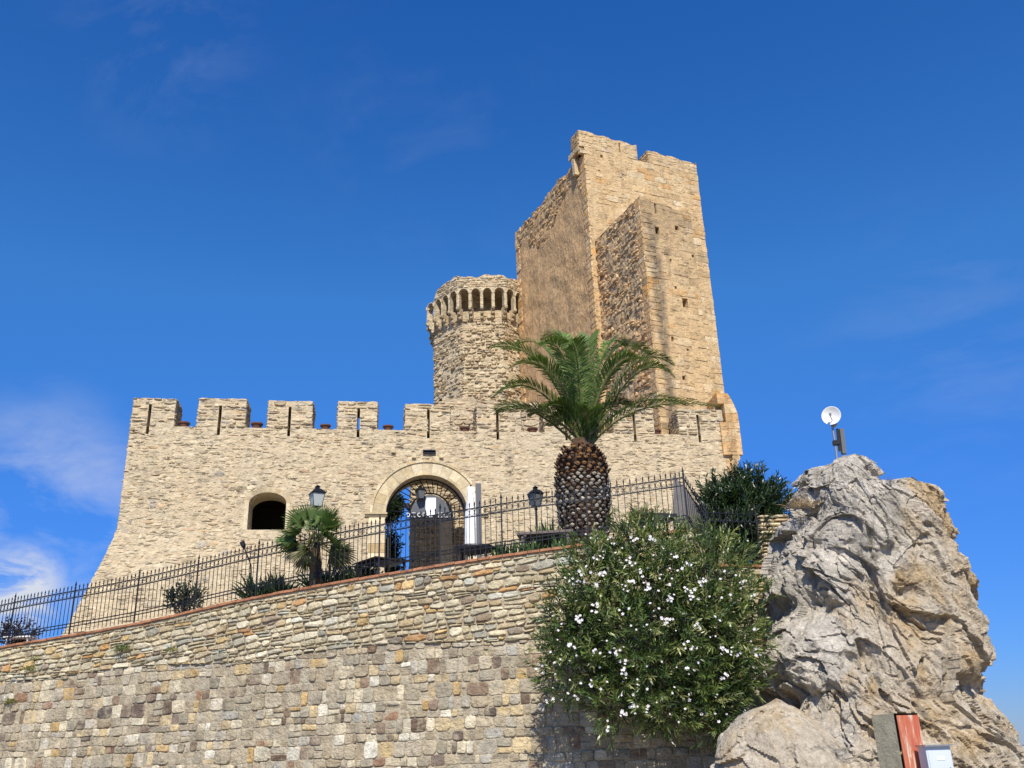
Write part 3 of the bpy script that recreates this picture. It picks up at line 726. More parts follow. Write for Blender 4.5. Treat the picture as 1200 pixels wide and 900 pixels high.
# merlons of the keep
def merlon_block(a, b, z0, z1, hf=0.0, dp=.8, nm='parapet_block', dn=(), slope=0):
    mb = MB(); tf = lambda u: z1 + slope * (u - a) / (b - a) + .05 * math.sin(u * 6)
    sheet(mb, lambda u, v, h: TF.map(u, v, h + hf), a, b, z0, z1 + .3, .22, (.60, .48, .33), topf=tf, dents=dn)
    stones(mb, lambda u, v, h: TF.map(u, v, h + hf), a, b, z0, z1, .24, .4, .02, PAL_CASTLE, gap=.014, wave=.015, split=.15, rough=.2, keep=.8, square=True, clamp=lambda u, v: (u, min(v, tf(u) + .02)), skipf=near_dent(dn))
    for s, e in ((1, b), (-1, a)):
        mp = (lambda u, v, h, e=e, s=s: TF.map(e + s * h, v, hf - (u if s > 0 else dp - u)))
        sheet(mb, mp, 0, dp, z0, z1, .25, (.55, .44, .30)); stones(mb, mp, 0, dp, z0, z1, .2, .35, .03, PAL_RUBBLE_BROWN, gap=.014)
    sheet(mb, lambda u, v, h: TF.map(u, v, h + hf - dp), a, b, z0, z1, .3, (.55, .44, .30), flip=True)
    sheet(mb, lambda u, v, h: TF.map(u, tf(u) + h, v), a, b, hf - dp, hf, .25, (.50, .43, .32), rug=.03)
    return mb.build(nm, M_tower, keep)
merlon_block(-.28, mA[1], zCren, zKA - .02, 0.0, .9, dn=[d for d in (dent(TF, 705, 183, .08, .4), dent(TF, 726, 173, .035, .4, .30))], slope=-.1)
merlon_block(mBb[0], TW, zCren, zKB - .05, 0.0, .9, slope=-.15)
# broken round-headed corbel under the left merlon
mb = MB(); zz = zCren
mb.box(TF.map(-.20, zz - .05, -.62), (.25, 1.1, .3), Matrix.Rotation(A, 3, 'Z'), col=(.6, .5, .36, 1))
for k in range(9):
    t = math.pi * k / 8
    p0 = TF.map(-.12 + .0, zz - .35 + .42 * math.sin(t), -.45 + .40 * math.cos(t)); mb.box(p0, (.34, .2, .17), Matrix.Rotation(A, 3, 'Z') @ Matrix.Rotation(t, 3, 'X'), col=(.66, .57, .42, 1))
mb.box(TF.map(-.12, zz - .85, -.78), (.3, .22, .9), Matrix.Rotation(A, 3, 'Z'), col=(.62, .52, .38, 1), taper=1.2)
mb.build('corbel_arch', M_tower, keep)
# buttress
mb = MB()
bd = [dent(BF, 770, 270, .1, .5, .17), dent(BF, 793, 267, .09), dent(BF, 803, 355, .13, .5, .22), dent(BF, 770, 359, .07), dent(BF, 774, 386, .05), dent(BF, 788, 397, .05, .3, .1), dent(BF, 801, 443, .07), dent(BF, 812, 300, .05), dent(BF, 806, 410, .05, .3, .05), dent(BF, 786, 305, .045), dent(BF, 779, 452, .05), dent(BF, 792, 337, .05, .3, .06), dent(BF, 771, 330, .06), dent(BF, 782, 420, .04), dent(BF, 768, 244, .035, .4, .25)]
uT = lambda u: zBt + .07 * math.sin(u * 5) - .25 * (u - ubut0) / (ubut1 - ubut0)
sheet(mb, BF.map, ubut0, ubut1, zlo, zBt + .3, .25, (.60, .46, .30), dents=bd, topf=uT, rug=.012)
stones(mb, BF.map, ubut0, ubut1, 10, zBt, .31, .52, .013, PAL_TOWER, gap=.008, wave=.02, split=.03, rough=.1, relief_var=1.2, square=True, keep=.62, clamp=lambda u, v: (u, min(v, uT(u))), skipf=near_dent(bd))
stones(mb, BF.map, ubut0, ubut0 + .6, 10, zBt - .1, .30, .6, .03, PAL_TOWER, gap=.012, wave=.0, split=.0, rough=.08, square=True)
BR = Frame(((BF.o + BF.d * ubut1).x, (BF.o + BF.d * ubut1).y), A + R(90))
sheet(mb, BR.map, 0, dB, zlo, zBt - .25, .4, (.6, .47, .31))
sheet(mb, lambda u, v, h: TF.map(u, uT(u) + h, v), ubut0, ubut1, 0, dB, .3, (.5, .42, .3), rug=.04)
ux = (BF.o + BF.d * BF.hit(768, 300)[0])
M_but = masonry('buttress_stone', (.60, .46, .30), mult=(.98, .90, .73), pit_shade=.6, smear=.65, smear_scale=.8, bump=.03, bscale=10, tint=(.58, .42, .25), stain=.4, streak=[(ux.x, .34, zBt - 13, zBt - .6, .85), (ux.x, 12, zBt - 3.2, zBt + 1.5, .42)])
mb.build('buttress', M_but, keep)
BL = Frame(((BF.o + BF.d * ubut0).x, (BF.o + BF.d * ubut0).y), A - R(90))
mb = MB(); bld = [dent(BL, 736, 372, .09), dent(BL, 722, 380, .07), dent(BL, 706, 270, .03, .3, .5)]
sheet(mb, BL.map, -dB, 0, zlo, zBt + .1, .14, (.48, .39, .28), dents=bld, rug=.05, topf=lambda u: uT(ubut0))
stones(mb, BL.map, -dB, -.45, 10, zBt, .19, .30, .04, PAL_RUBBLE_BROWN, gap=.02, wave=.05, split=.3, rough=.3, relief_var=1.2, keep=.75, skipf=near_dent(bld), clamp=lambda u, v: (u, min(v, zBt)))
stones(mb, BL.map, -.45, 0, 10, zBt - .1, .30, .6, .03, PAL_TOWER, gap=.012, wave=.0, split=.0, rough=.08, square=True)
mb.build('buttress_side', M_plaster, keep)

# ------------------------------------------------------------------ round tower
RYc = C0.y + TLn * math.cos(A) + 2.2
pc = at(568, 420, RYc); RR = 2.0
for _ in range(30):                        # radius from the left tangent
    pl = proj((pc.x - RR * .99, pc.y, pc.z))[0]; RR *= (568 - 510.5) / (568 - pl)
z_ct = at(568, 327, RYc - RR).z; z_ar = at(568, 336, RYc - RR - .5).z; z_cb = at(568, 371, RYc - RR).z; z_mid = at(568, 358, RYc - RR - .4).z
RR *= 1.05
def pf(t): return math.cos(math.pi / 8) / math.cos(((t + math.pi / 8) % (math.pi / 4)) - math.pi / 8)
print('round', RR, pc, z_ct, z_ar, z_cb)
rt = thing('corbelled_tower', 'many sided rubble tower with a crown of corbelled arches, left of the square tower', 'tower', (pc.x, pc.y, 4))
OV = .50
def cyl(rad):
    def f(u, v, h=0):
        t = u / RR; q = rad * pf(t) + h; return (pc.x + q * math.sin(t), pc.y - q * math.cos(t), v)
    return f
U0, U1 = -math.pi * RR, math.pi * RR
mb = MB(); sheet(mb, cyl(RR), U0, U1, 4, z_mid - .1, .25, (.56, .46, .32), rug=.03)
sheet(mb, cyl(RR - 1.15), U0, U1, z_mid - .5, z_ar + .4, .4, (.3, .24, .17))
sheet(mb, lambda u, v, h: (pc.x + v * pf(u / RR) * math.sin(u / RR), pc.y - v * pf(u / RR) * math.cos(u / RR), z_mid - .1 + h), U0, U1, RR - 1.15, RR, .3, (.4, .33, .24))
sheet(mb, lambda u, v, h: (pc.x + v * pf(u / RR) * math.sin(u / RR), pc.y - v * pf(u / RR) * math.cos(u / RR), z_ar + .1 + h), U0, U1, RR - 1.2, RR + .15, .3, (.4, .33, .24))
stones(mb, cyl(RR), -1.75 * RR, 1.75 * RR, 10, z_cb + .1, .17, .30, .06, [(c, w_) for c, w_ in PAL_CASTLE] + [((.42, .33, .23), 3)], gap=.018, wave=.04, split=.3, rough=.3, relief_var=.9, keep=.85, skipf=lambda u, v: v > z_mid - .12)
sheet(mb, lambda u, v, h: (pc.x + v * pf(u / RR) * math.sin(u / RR), pc.y - v * pf(u / RR) * math.cos(u / RR), z_ct - .6 + h), U0, U1, .05, RR - .2, .5, (.5, .42, .3))
mb.build('shaft', M_castle, rt)
NA = 32; sp_ = 2 * math.pi * RR / NA
rtop = lambda u: z_ct + .07 * math.sin(u * 3.3) + .05 * math.sin(u * 8.1) - 1.2 * (1 - sstep(-1.12 * RR, -.85 * RR, u)) * (1 if u > -2.6 * RR else 0) - .18 * sstep(.3 * RR, 1.2 * RR, u)
archs = [Hole(U0 + sp_ * (k + .5), sp_ * .5 * .74, z_mid - 1, z_ar - .32, .28) for k in range(NA)]
# only a window of neighbouring holes is asked at a time
class Ring:
    def near(self, u): k = int((u - U0) / sp_); return archs[max(0, min(NA - 1, k))]
RG = Ring()
class HoleSet:
    cx = 0; w = 0; base = 0; spring = 0
    def inside(self, u, v): return RG.near(u).inside(u, v)
    def push(self, u, v, grow=0): return RG.near(u).push(u, v, 0)
hs_ = HoleSet()
mb = MB(); z_r0 = z_mid
eu = [H.cx + s * H.w for H in archs for s in (-1, -.5, 0, .5, 1)] + [RR * math.pi * (2 * k + 1) / 8 for k in range(-4, 4)]
sheet(mb, cyl(RR + OV), U0, U1, z_r0, z_ct + .4, .1, (.58, .48, .34), topf=rtop, rug=.03, holes=[hs_], extra_u=[round(e, 4) for e in eu])
stones(mb, cyl(RR + OV), U0, U1, z_ar + .04, z_ct + .1, .15, .28, .045, PAL_CASTLE, gap=.016, wave=.02, split=.2, rough=.25, clamp=lambda u, v: (u, min(v, rtop(u) + .02)), skipf=lambda u, v: v > rtop(u))
sheet(mb, cyl(RR + OV - .3), U0, U1, z_ar, z_ct + .1, .3, (.5, .42, .3), topf=rtop, flip=True)
for H in archs:
    o = [(u, v) for u, v in H.outline(8) if v >= z_r0 - .01]; o = [(H.cx - H.w, z_r0)] + o + [(H.cx + H.w, z_r0)]
    n = len(o); f_ = cyl(RR + OV); g_ = cyl(RR + OV - .3)
    mb.add([f_(u, v, 0) for u, v in o] + [g_(u, v, 0) for u, v in o], [(k, k + 1, n + k + 1, n + k) for k in range(n - 1)], (.55, .46, .33, 1))
    # moulded rim of each arch
    ri = [f_(H.cx - (H.w + .02) * math.cos(math.pi * q / 8), H.spring + (H.rise + .02) * math.sin(math.pi * q / 8), .03) for q in range(9)]
    mb.tube(ri, .03, 5, (.64, .55, .4, 1))
sheet(mb, lambda u, v, h: (pc.x + v * pf(u / RR) * math.sin(u / RR), pc.y - v * pf(u / RR) * math.cos(u / RR), rtop(u) + h), U0, U1, RR + OV - .3, RR + OV, .15, (.5, .42, .3), rug=.03)
mb.build('arched_parapet', M_castle, rt)
for k in range(NA):
    uc = U0 + sp_ * k; t = uc / RR
    if abs(t) > 2.2: continue
    mb = MB(); rot = Matrix.Rotation(t, 3, 'Z'); cw_ = sp_ * .27
    if t < -1.5 and rnd.random() < .3: continue
    for q, (r0, r1, za, zb_) in enumerate(((0, OV, z_r0 - .22, z_r0 + .02), (0, OV * .70, z_r0 - .44, z_r0 - .225), (0, OV * .40, z_r0 - .66, z_r0 - .445))):
        rm_ = RR * pf(t) + (r0 + r1) / 2 - .03; c = (pc.x + rm_ * math.sin(t), pc.y - rm_ * math.cos(t), (za + zb_) / 2)
        mb.box(c, (cw_, r1 - r0 - .02, zb_ - za), rot, col=pick(PAL_ASH))
        e = Vector((pc.x + (RR * pf(t) + r1 - .06) * math.sin(t), pc.y - (RR * pf(t) + r1 - .06) * math.cos(t), (za + zb_) / 2)); dd = Vector((math.cos(t), math.sin(t), 0)) * cw_ / 2
        mb.tube([e - dd, e + dd], (zb_ - za) / 2 * .96, 8, pick(PAL_ASH))
    mb.build('corbel', M_castle, rt)

# ruined inner wall seen through the gate
iw = thing('inner_ruined_wall', 'shaded rough stone wall standing inside the castle gate', 'wall', (at(520, 600, 39).x, 39, 4))
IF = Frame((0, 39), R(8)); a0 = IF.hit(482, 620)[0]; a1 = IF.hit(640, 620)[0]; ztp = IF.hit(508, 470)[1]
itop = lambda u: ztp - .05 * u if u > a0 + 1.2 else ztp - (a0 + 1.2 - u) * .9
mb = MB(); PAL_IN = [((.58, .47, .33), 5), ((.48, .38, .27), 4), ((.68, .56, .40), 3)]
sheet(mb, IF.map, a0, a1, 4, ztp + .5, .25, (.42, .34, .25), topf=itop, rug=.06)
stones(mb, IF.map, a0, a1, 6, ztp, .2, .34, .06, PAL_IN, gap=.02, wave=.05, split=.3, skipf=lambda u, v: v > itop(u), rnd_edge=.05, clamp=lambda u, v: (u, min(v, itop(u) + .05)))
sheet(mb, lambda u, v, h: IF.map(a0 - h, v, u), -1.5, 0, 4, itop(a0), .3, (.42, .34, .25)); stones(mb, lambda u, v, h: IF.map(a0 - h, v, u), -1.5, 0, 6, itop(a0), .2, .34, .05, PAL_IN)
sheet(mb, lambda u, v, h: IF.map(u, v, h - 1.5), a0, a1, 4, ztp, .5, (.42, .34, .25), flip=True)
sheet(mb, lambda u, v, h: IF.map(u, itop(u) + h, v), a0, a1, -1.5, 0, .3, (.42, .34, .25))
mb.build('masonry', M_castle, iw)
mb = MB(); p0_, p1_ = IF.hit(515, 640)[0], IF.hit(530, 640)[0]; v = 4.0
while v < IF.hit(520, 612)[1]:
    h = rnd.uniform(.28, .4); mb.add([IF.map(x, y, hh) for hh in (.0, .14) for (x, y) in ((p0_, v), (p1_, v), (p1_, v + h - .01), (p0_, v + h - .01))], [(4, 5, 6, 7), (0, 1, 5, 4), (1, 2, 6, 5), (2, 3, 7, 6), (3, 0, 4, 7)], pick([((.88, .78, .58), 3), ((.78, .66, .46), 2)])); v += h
mb.build('painted_sun_strip', M_ash, iw)  # added pale blocks, sunlight on the wall put into their colour
# ------------------------------------------------------------------ rock crag
YR = 20.2
Lp = [(978, 541), (948, 556), (940, 575), (938, 600), (922, 640), (912, 670), (908, 705), (903, 745), (880, 800), (862, 850), (850, 900), (835, 960), (820, 1010)]
Rp = [(1018, 541), (1026, 552), (1032, 571), (1034, 574), (1090, 577), (1106, 596), (1108, 620), (1104, 650), (1112, 690), (1128, 735), (1140, 770), (1138, 800), (1126, 820), (1150, 858), (1178, 900), (1215, 960), (1240, 1010)]
Lw = [at(x, y, YR) for x, y in Lp][::-1]; Rw = [at(x, y, YR) for x, y in Rp][::-1]
zz0, zz1 = -.6, max(Lw[-1].z, Rw[-1].z)
def rock_mesh(nz_, nphi, fL, fR, z0, z1, yc, bdep, amp, seed, cap=True, fine=1.0, dents_=()):
    zs_ = z0 + (z1 - z0) * (1 - (1 - np.linspace(0, 1, nz_)) ** 1.25)
    ph = np.linspace(0, 2 * math.pi, nphi, endpoint=False)
    Z, PH = np.meshgrid(zs_, ph, indexing='ij')
    l = fL(Z); r = fR(Z); a = (r - l) / 2; cx = (r + l) / 2; b = bdep(Z, a)
    ce, se = np.cos(PH), np.sin(PH); ex = .97
    X = cx + a * np.sign(ce) * np.abs(ce) ** ex; Y = yc + b * np.sign(se) * np.abs(se) ** ex
    P = np.stack([X.ravel(), Y.ravel(), Z.ravel()], 1)
    nrm = np.stack([(ce / np.maximum(a, .2)).ravel(), (se / np.maximum(b, .2)).ravel(), np.zeros(P.shape[0])], 1); nrm /= np.linalg.norm(nrm, axis=1)[:, None]
    Q = P.copy(); Q[:, 2] *= .8; Q[:, 0] += P[:, 2] * .25; Q += seed
    wv = np.stack([perlin(Q * .8), perlin(Q * .8 + 31), perlin(Q * .8 + 67)], 1) * .35
    T0 = Q + wv; S1 = np.stack([T0[:, 0] * .84 + T0[:, 2] * .54, T0[:, 1], (T0[:, 2] * .84 - T0[:, 0] * .54) * .62], 1)
    f1_, i1_ = facets(S1 * .75); f2_, i2_ = facets((S1 + wv * .5) * 1.7 + 5); f3_, i3_ = facets(S1 * 4.1 + 9); f4_, i4_ = facets(S1 * 8.3 + 2)
    disp = fbm(Q * .5, 3) * .26 + f1_ * .26 + i1_ * .22 + f2_ * .16 + i2_ * .17
    disp += (f3_ * .080 + i3_ * .075 + f4_ * .030 + i4_ * .026) * fine + fbm(S1 * 2.4, 5, True) * .085 * fine + fbm(S1 * 9, 3) * .022 * fine
    for (gx_, gz_, gr_, gd_) in dents_: disp -= gd_ * np.exp(-(((P[:, 0] - gx_) ** 2) + ((P[:, 2] - gz_) * 1.3) ** 2) / gr_ ** 2) * (1 + .5 * perlin(Q * 1.7 + 3)) * (nrm[:, 1] < 0)
    top = 1 - np.clip((Z.ravel() - (z1 - .35)) / .35, 0, 1) * .75
    P += nrm * (disp * amp * top)[:, None]; P[:, 2] += fbm(Q * 2.0 + 40, 3) * .10 * amp
    P = P.reshape(nz_, nphi, 3)
    V = P.reshape(-1, 3).tolist(); F = []
    for j in range(nz_ - 1):
        o = j * nphi
        for i in range(nphi):
            k = (i + 1) % nphi; F.append((o + i, o + nphi + i, o + nphi + k, o + k))
    c = P[-1].mean(0); V.append([c[0], c[1], c[2] + .05]); n = len(V) - 1
    for i in range(nphi): F.append(((nz_ - 1) * nphi + i, n, (nz_ - 1) * nphi + (i + 1) % nphi))
    return V, F
def interp_edge(W): zz = np.array([p.z for p in W]); xx = np.array([p.x for p in W]); o = np.argsort(zz); return lambda Z: np.interp(Z, zz[o], xx[o])
M_rock = bpy.data.materials.new('limestone_crag'); M_rock.use_nodes = True
def rock_nodes(m, bias=0.0):
    nt = m.node_tree; b = nt.nodes['Principled BSDF']; N = nt.nodes.new; L = nt.links.new
    b.inputs['Roughness'].default_value = .93; b.inputs['Specular IOR Level'].default_value = .1
    tcn = N('ShaderNodeTexCoord')
    def noise(sc, det=8, rough=.62, scale=(1, 1, 1), loc=(0, 0, 0), dist=.0):
        mp = N('ShaderNodeMapping'); mp.inputs['Scale'].default_value = scale; mp.inputs['Location'].default_value = loc; L(tcn.outputs['Object'], mp.inputs[0])
        n = N('ShaderNodeTexNoise'); n.inputs['Scale'].default_value = sc; n.inputs['Detail'].default_value = det; n.inputs['Roughness'].default_value = rough; n.inputs['Distortion'].default_value = dist; L(mp.outputs[0], n.inputs[0]); return n.outputs[0]
    def mr(s, a, b_, c, d):
        n = N('ShaderNodeMapRange'); n.inputs[1].default_value = a; n.inputs[2].default_value = b_; n.inputs[3].default_value = c; n.inputs[4].default_value = d; L(s, n.inputs[0]); return n.outputs[0]
    def mm(op, a, bb):
        n = N('ShaderNodeMath'); n.operation = op; n.use_clamp = False
        for i, x in enumerate((a, bb)):
            if isinstance(x, (int, float)): n.inputs[i].default_value = x
            else: L(x, n.inputs[i])
        return n.outputs[0]
    def mix(f, a, bb):
        n = N('ShaderNodeMix'); n.data_type = 'RGBA'; L(f, n.inputs[0])
        for i, x in ((6, a), (7, bb)):
            if isinstance(x, tuple): n.inputs[i].default_value = (*x, 1)
            else: L(x, n.inputs[i])
        return n.outputs[2]
    sp = N('ShaderNodeSeparateXYZ'); L(tcn.outputs['Object'], sp.inputs[0])
    # weathered grey skin covers the left and the top, fresh tan stone the right and the foot
    xg = mr(mm('SUBTRACT', sp.outputs[0], mm('MULTIPLY', sp.outputs[2], .50)), XG0, XG1, .30, -.24)
    grey = mr(mm('ADD', mm('ADD', noise(.55, 8, .68, (1, 1, .55), dist=.5), xg), bias), .47, .56, 0, 1)
    tan = mix(mr(noise(1.1, 6, .6, (1, 1, .6), (7, 3, 1)), .45, .62, 0, 1), (.53, .45, .335), (.52, .38, .21))
    tan = mix(mr(noise(2.3, 8, .7, (1, 1, .8), (1, 9, 4)), .50, .66, 0, .8), tan, (.70, .62, .49))
    gr = mix(mr(noise(2.6, 8, .7, (1, 1, .6), (5, 5, 2)), .42, .64, 0, 1), (.43, .39, .32), (.68, .615, .51))
    c = mix(grey, tan, gr)
    c = mix(mr(noise(1.5, 8, .72, (1.6, 1.6, .35), (11, 2, 8), .3), .545, .65, 0, .72), c, (.12, .11, .095))
    v = mr(noise(11, 9, .8), .28, .72, .55, 1.4)
    cc = N('ShaderNodeVectorMath'); cc.operation = 'SCALE'; L(c, cc.inputs[0]); L(v, cc.inputs['Scale']); L(cc.outputs[0], b.inputs['Base Color'])
    h = mm('ADD', noise(3.2, 10, .72, (1, 1, .8)), mm('MULTIPLY', noise(13, 6, .75), .35))
    vo = N('ShaderNodeTexVoronoi'); vo.feature = 'DISTANCE_TO_EDGE'; vo.inputs['Scale'].default_value = 3.2; vo.inputs['Randomness'].default_value = 1
    nzv = N('ShaderNodeTexNoise'); nzv.inputs['Scale'].default_value = 2; nzv.inputs['Detail'].default_value = 5; L(tcn.outputs['Object'], nzv.inputs[0])
    va = N('ShaderNodeVectorMath'); va.operation = 'MULTIPLY_ADD'; L(nzv.outputs['Color'], va.inputs[0]); va.inputs[1].default_value = (1.1, 1.1, 1.1); L(tcn.outputs['Object'], va.inputs[2]); L(va.outputs[0], vo.inputs['Vector'])
    h = mm('ADD', h, mm('MULTIPLY', mr(vo.outputs['Distance'], 0, .05, 0, 1), .04))
    bp = N('ShaderNodeBump'); bp.inputs['Distance'].default_value = .13; bp.inputs['Strength'].default_value = 1.0; L(h, bp.inputs['Height']); L(bp.outputs[0], b.inputs['Normal'])
mid = at(985, 700, YR); XG0 = mid.x - .50 * mid.z - 1.5; XG1 = XG0 + 3.2
rock_nodes(M_rock)
M_rock2 = bpy.data.materials.new('fresh_limestone'); M_rock2.use_nodes = True; rock_nodes(M_rock2, -.30)
V, F = rock_mesh(430, 760, interp_edge(Lw), interp_edge(Rw), zz0, zz1, YR, lambda Z, a: np.clip(a * .95, .4, 2.7), .85, 3.7, dents_=[(at(px, py, YR - 2.2).x, at(px, py, YR - 2.2).z, r, d) for px, py, r, d in ((925, 822, .5, 1.1), (965, 702, .42, .55), (1010, 770, .35, .3), (1075, 690, .25, .35), (1150, 800, .3, .4), (1000, 640, .3, .25), (1060, 640, .2, .2), (1110, 730, .3, .3))])
crag = thing('rock_crag', 'tall craggy grey and tan limestone rock carrying a small antenna mast', 'rock', (at(1020, 900, YR).x, YR, 0))
mb = MB(); mb.v = [tuple(p) for p in V]; mb.f = F; mb.build('rock_body', M_rock, crag, smooth=False)
# boulder at its foot
Lb = [at(x, y, 18.6) for x, y in ((905, 822), (870, 838), (852, 862), (843, 900), (830, 960), (820, 1010))][::-1]
Rb = [at(x, y, 18.6) for x, y in ((915, 822), (945, 838), (985, 862), (1022, 892), (1055, 940), (1080, 1000))][::-1]
V, F = rock_mesh(120, 260, interp_edge(Lb), interp_edge(Rb), -.5, Lb[-1].z, 18.6, lambda Z, a: np.clip(a * .8, .2, 1.5), .42, 13.1, fine=.6)
bl = thing('boulder', 'low pale rounded boulder lying at the foot of the crag, below the flowering bush', 'boulder', (at(930, 900, 18.6).x, 18.6, 0))
mb = MB(); mb.v = [tuple(p) for p in V]; mb.f = F; mb.build('boulder_body', M_rock2, bl, smooth=False)

# short piece of dry stone wall between fence and crag
ds = thing('dry_stone_wall', 'short stub of pale dry stone walling wedged between the dark shrub and the crag', 'wall', (at(908, 630, 21.9).x, 21.9, 4))
DF = Frame((0, 21.9), R(4)); d0 = DF.hit(893, 640)[0]; d1 = DF.hit(930, 640)[0]; dz0 = DF.hit(905, 672)[1]; dz1 = DF.hit(905, 603)[1]
mb = MB(); sheet(mb, DF.map, d0, d1, dz0 - .6, dz1, .15, (.42, .36, .27), h=-.04)
stones(mb, DF.map, d0, d1, dz0 - .6, dz1, .085, .34, .07, [((.68, .60, .46), 6), ((.60, .50, .36), 3), ((.5, .40, .28), 1)], gap=.022, wave=.01, split=0, rough=.2, rnd_edge=.06)
sheet(mb, lambda u, v, h: DF.map(d0 - h, v, u), -.9, 0, dz0 - .6, dz1, .2, (.42, .36, .27)); stones(mb, lambda u, v, h: DF.map(d0 - h, v, u), -.9, 0, dz0 - .6, dz1, .085, .3, .05, PAL_TOP)
sheet(mb, lambda u, v, h: DF.map(u, dz1 + h, v), d0, d1, -.9, 0, .2, (.42, .36, .27))
mb.build('thin_stones', M_top, ds)

# ------------------------------------------------------------------ foliage helpers
def foliage_mat(name, base, tip=None, rough=.45, tr=.25, spec=.4):
    m = bpy.data.materials.new(name); m.use_nodes = True; nt = m.node_tree; b = nt.nodes['Principled BSDF']; N = nt.nodes.new; L = nt.links.new
    a = N('ShaderNodeAttribute'); a.attribute_name = 'Col'
    L(a.outputs['Color'], b.inputs['Base Color']); b.inputs['Roughness'].default_value = rough; b.inputs['Specular IOR Level'].default_value = spec
    t = N('ShaderNodeBsdfTranslucent'); sc = N('ShaderNodeVectorMath'); sc.operation = 'MULTIPLY'; sc.inputs[1].default_value = (1.4, 1.6, .7); L(a.outputs['Color'], sc.inputs[0]); L(sc.outputs[0], t.inputs[0])
    mx = N('ShaderNodeMixShader'); mx.inputs[0].default_value = tr; L(b.outputs[0], mx.inputs[1]); L(t.outputs[0], mx.inputs[2]); L(mx.outputs[0], nt.nodes['Material Output'].inputs[0])
    return m
M_leaf = foliage_mat('green_leaf', None, rough=.33, spec=.5)
M_palmleaf = foliage_mat('palm_leaflet', None, rough=.5, tr=.18, spec=.25)
def norm(a): return a / np.maximum(np.linalg.norm(a, axis=1), 1e-6)[:, None]
def leaves_np(name, P, D, W, ln, wd, cols, m, parent, droop=0.0, fold=0.0):
    """each leaf: 6 points (base, two, two, tip) bent along its length; W = sideways unit vectors"""
    n = len(P); D = norm(D); S = norm(W - D * (W * D).sum(1)[:, None]); Nn = np.cross(D, S)
    ln = ln[:, None]; wd = wd[:, None]; dn = np.array([0, 0, -1.0])[None, :]
    a = P; m1 = P + D * ln * .38 + dn * droop * ln * .08; m2 = P + D * ln * .72 + dn * droop * ln * .28; t = P + D * ln * 1.0 + dn * droop * ln * .6
    V = np.stack([a, m1 - S * wd * .5 + Nn * wd * fold, m1 + S * wd * .5 + Nn * wd * fold, m2 - S * wd * .4 + Nn * wd * fold, m2 + S * wd * .4 + Nn * wd * fold, t], 1).reshape(-1, 3)
    idx = np.arange(n)[:, None] * 6
    me = bpy.data.meshes.new(name)
    f3 = np.concatenate([idx + np.array([[0, 2, 1]]), idx + np.array([[3, 4, 5]])]); f4 = idx + np.array([[1, 2, 4, 3]])
    nl = f3.size + f4.size; me.vertices.add(len(V)); me.vertices.foreach_set('co', V.ravel().astype(np.float32))
    me.loops.add(nl); me.loops.foreach_set('vertex_index', np.concatenate([f3.ravel(), f4.ravel()]).astype(np.int32))
    me.polygons.add(len(f3) + len(f4)); st = np.concatenate([np.arange(len(f3)) * 3, f3.size + np.arange(len(f4)) * 4]).astype(np.int32)
    me.polygons.foreach_set('loop_start', st); me.update(calc_edges=True)
    c = np.ones((n, 6, 4), np.float32); c[:, :, :3] = cols[:, None, :]
    ca = me.color_attributes.new('Col', 'FLOAT_COLOR', 'POINT'); ca.data.foreach_set('color', c.ravel())
    me.materials.append(m); o = bpy.data.objects.new(name, me); COL.objects.link(o)
    if parent is not None: o.parent = parent; o.location = -Vector(parent.location)
    return o
def rand_unit(n): return norm(nr.normal(size=(n, 3)))

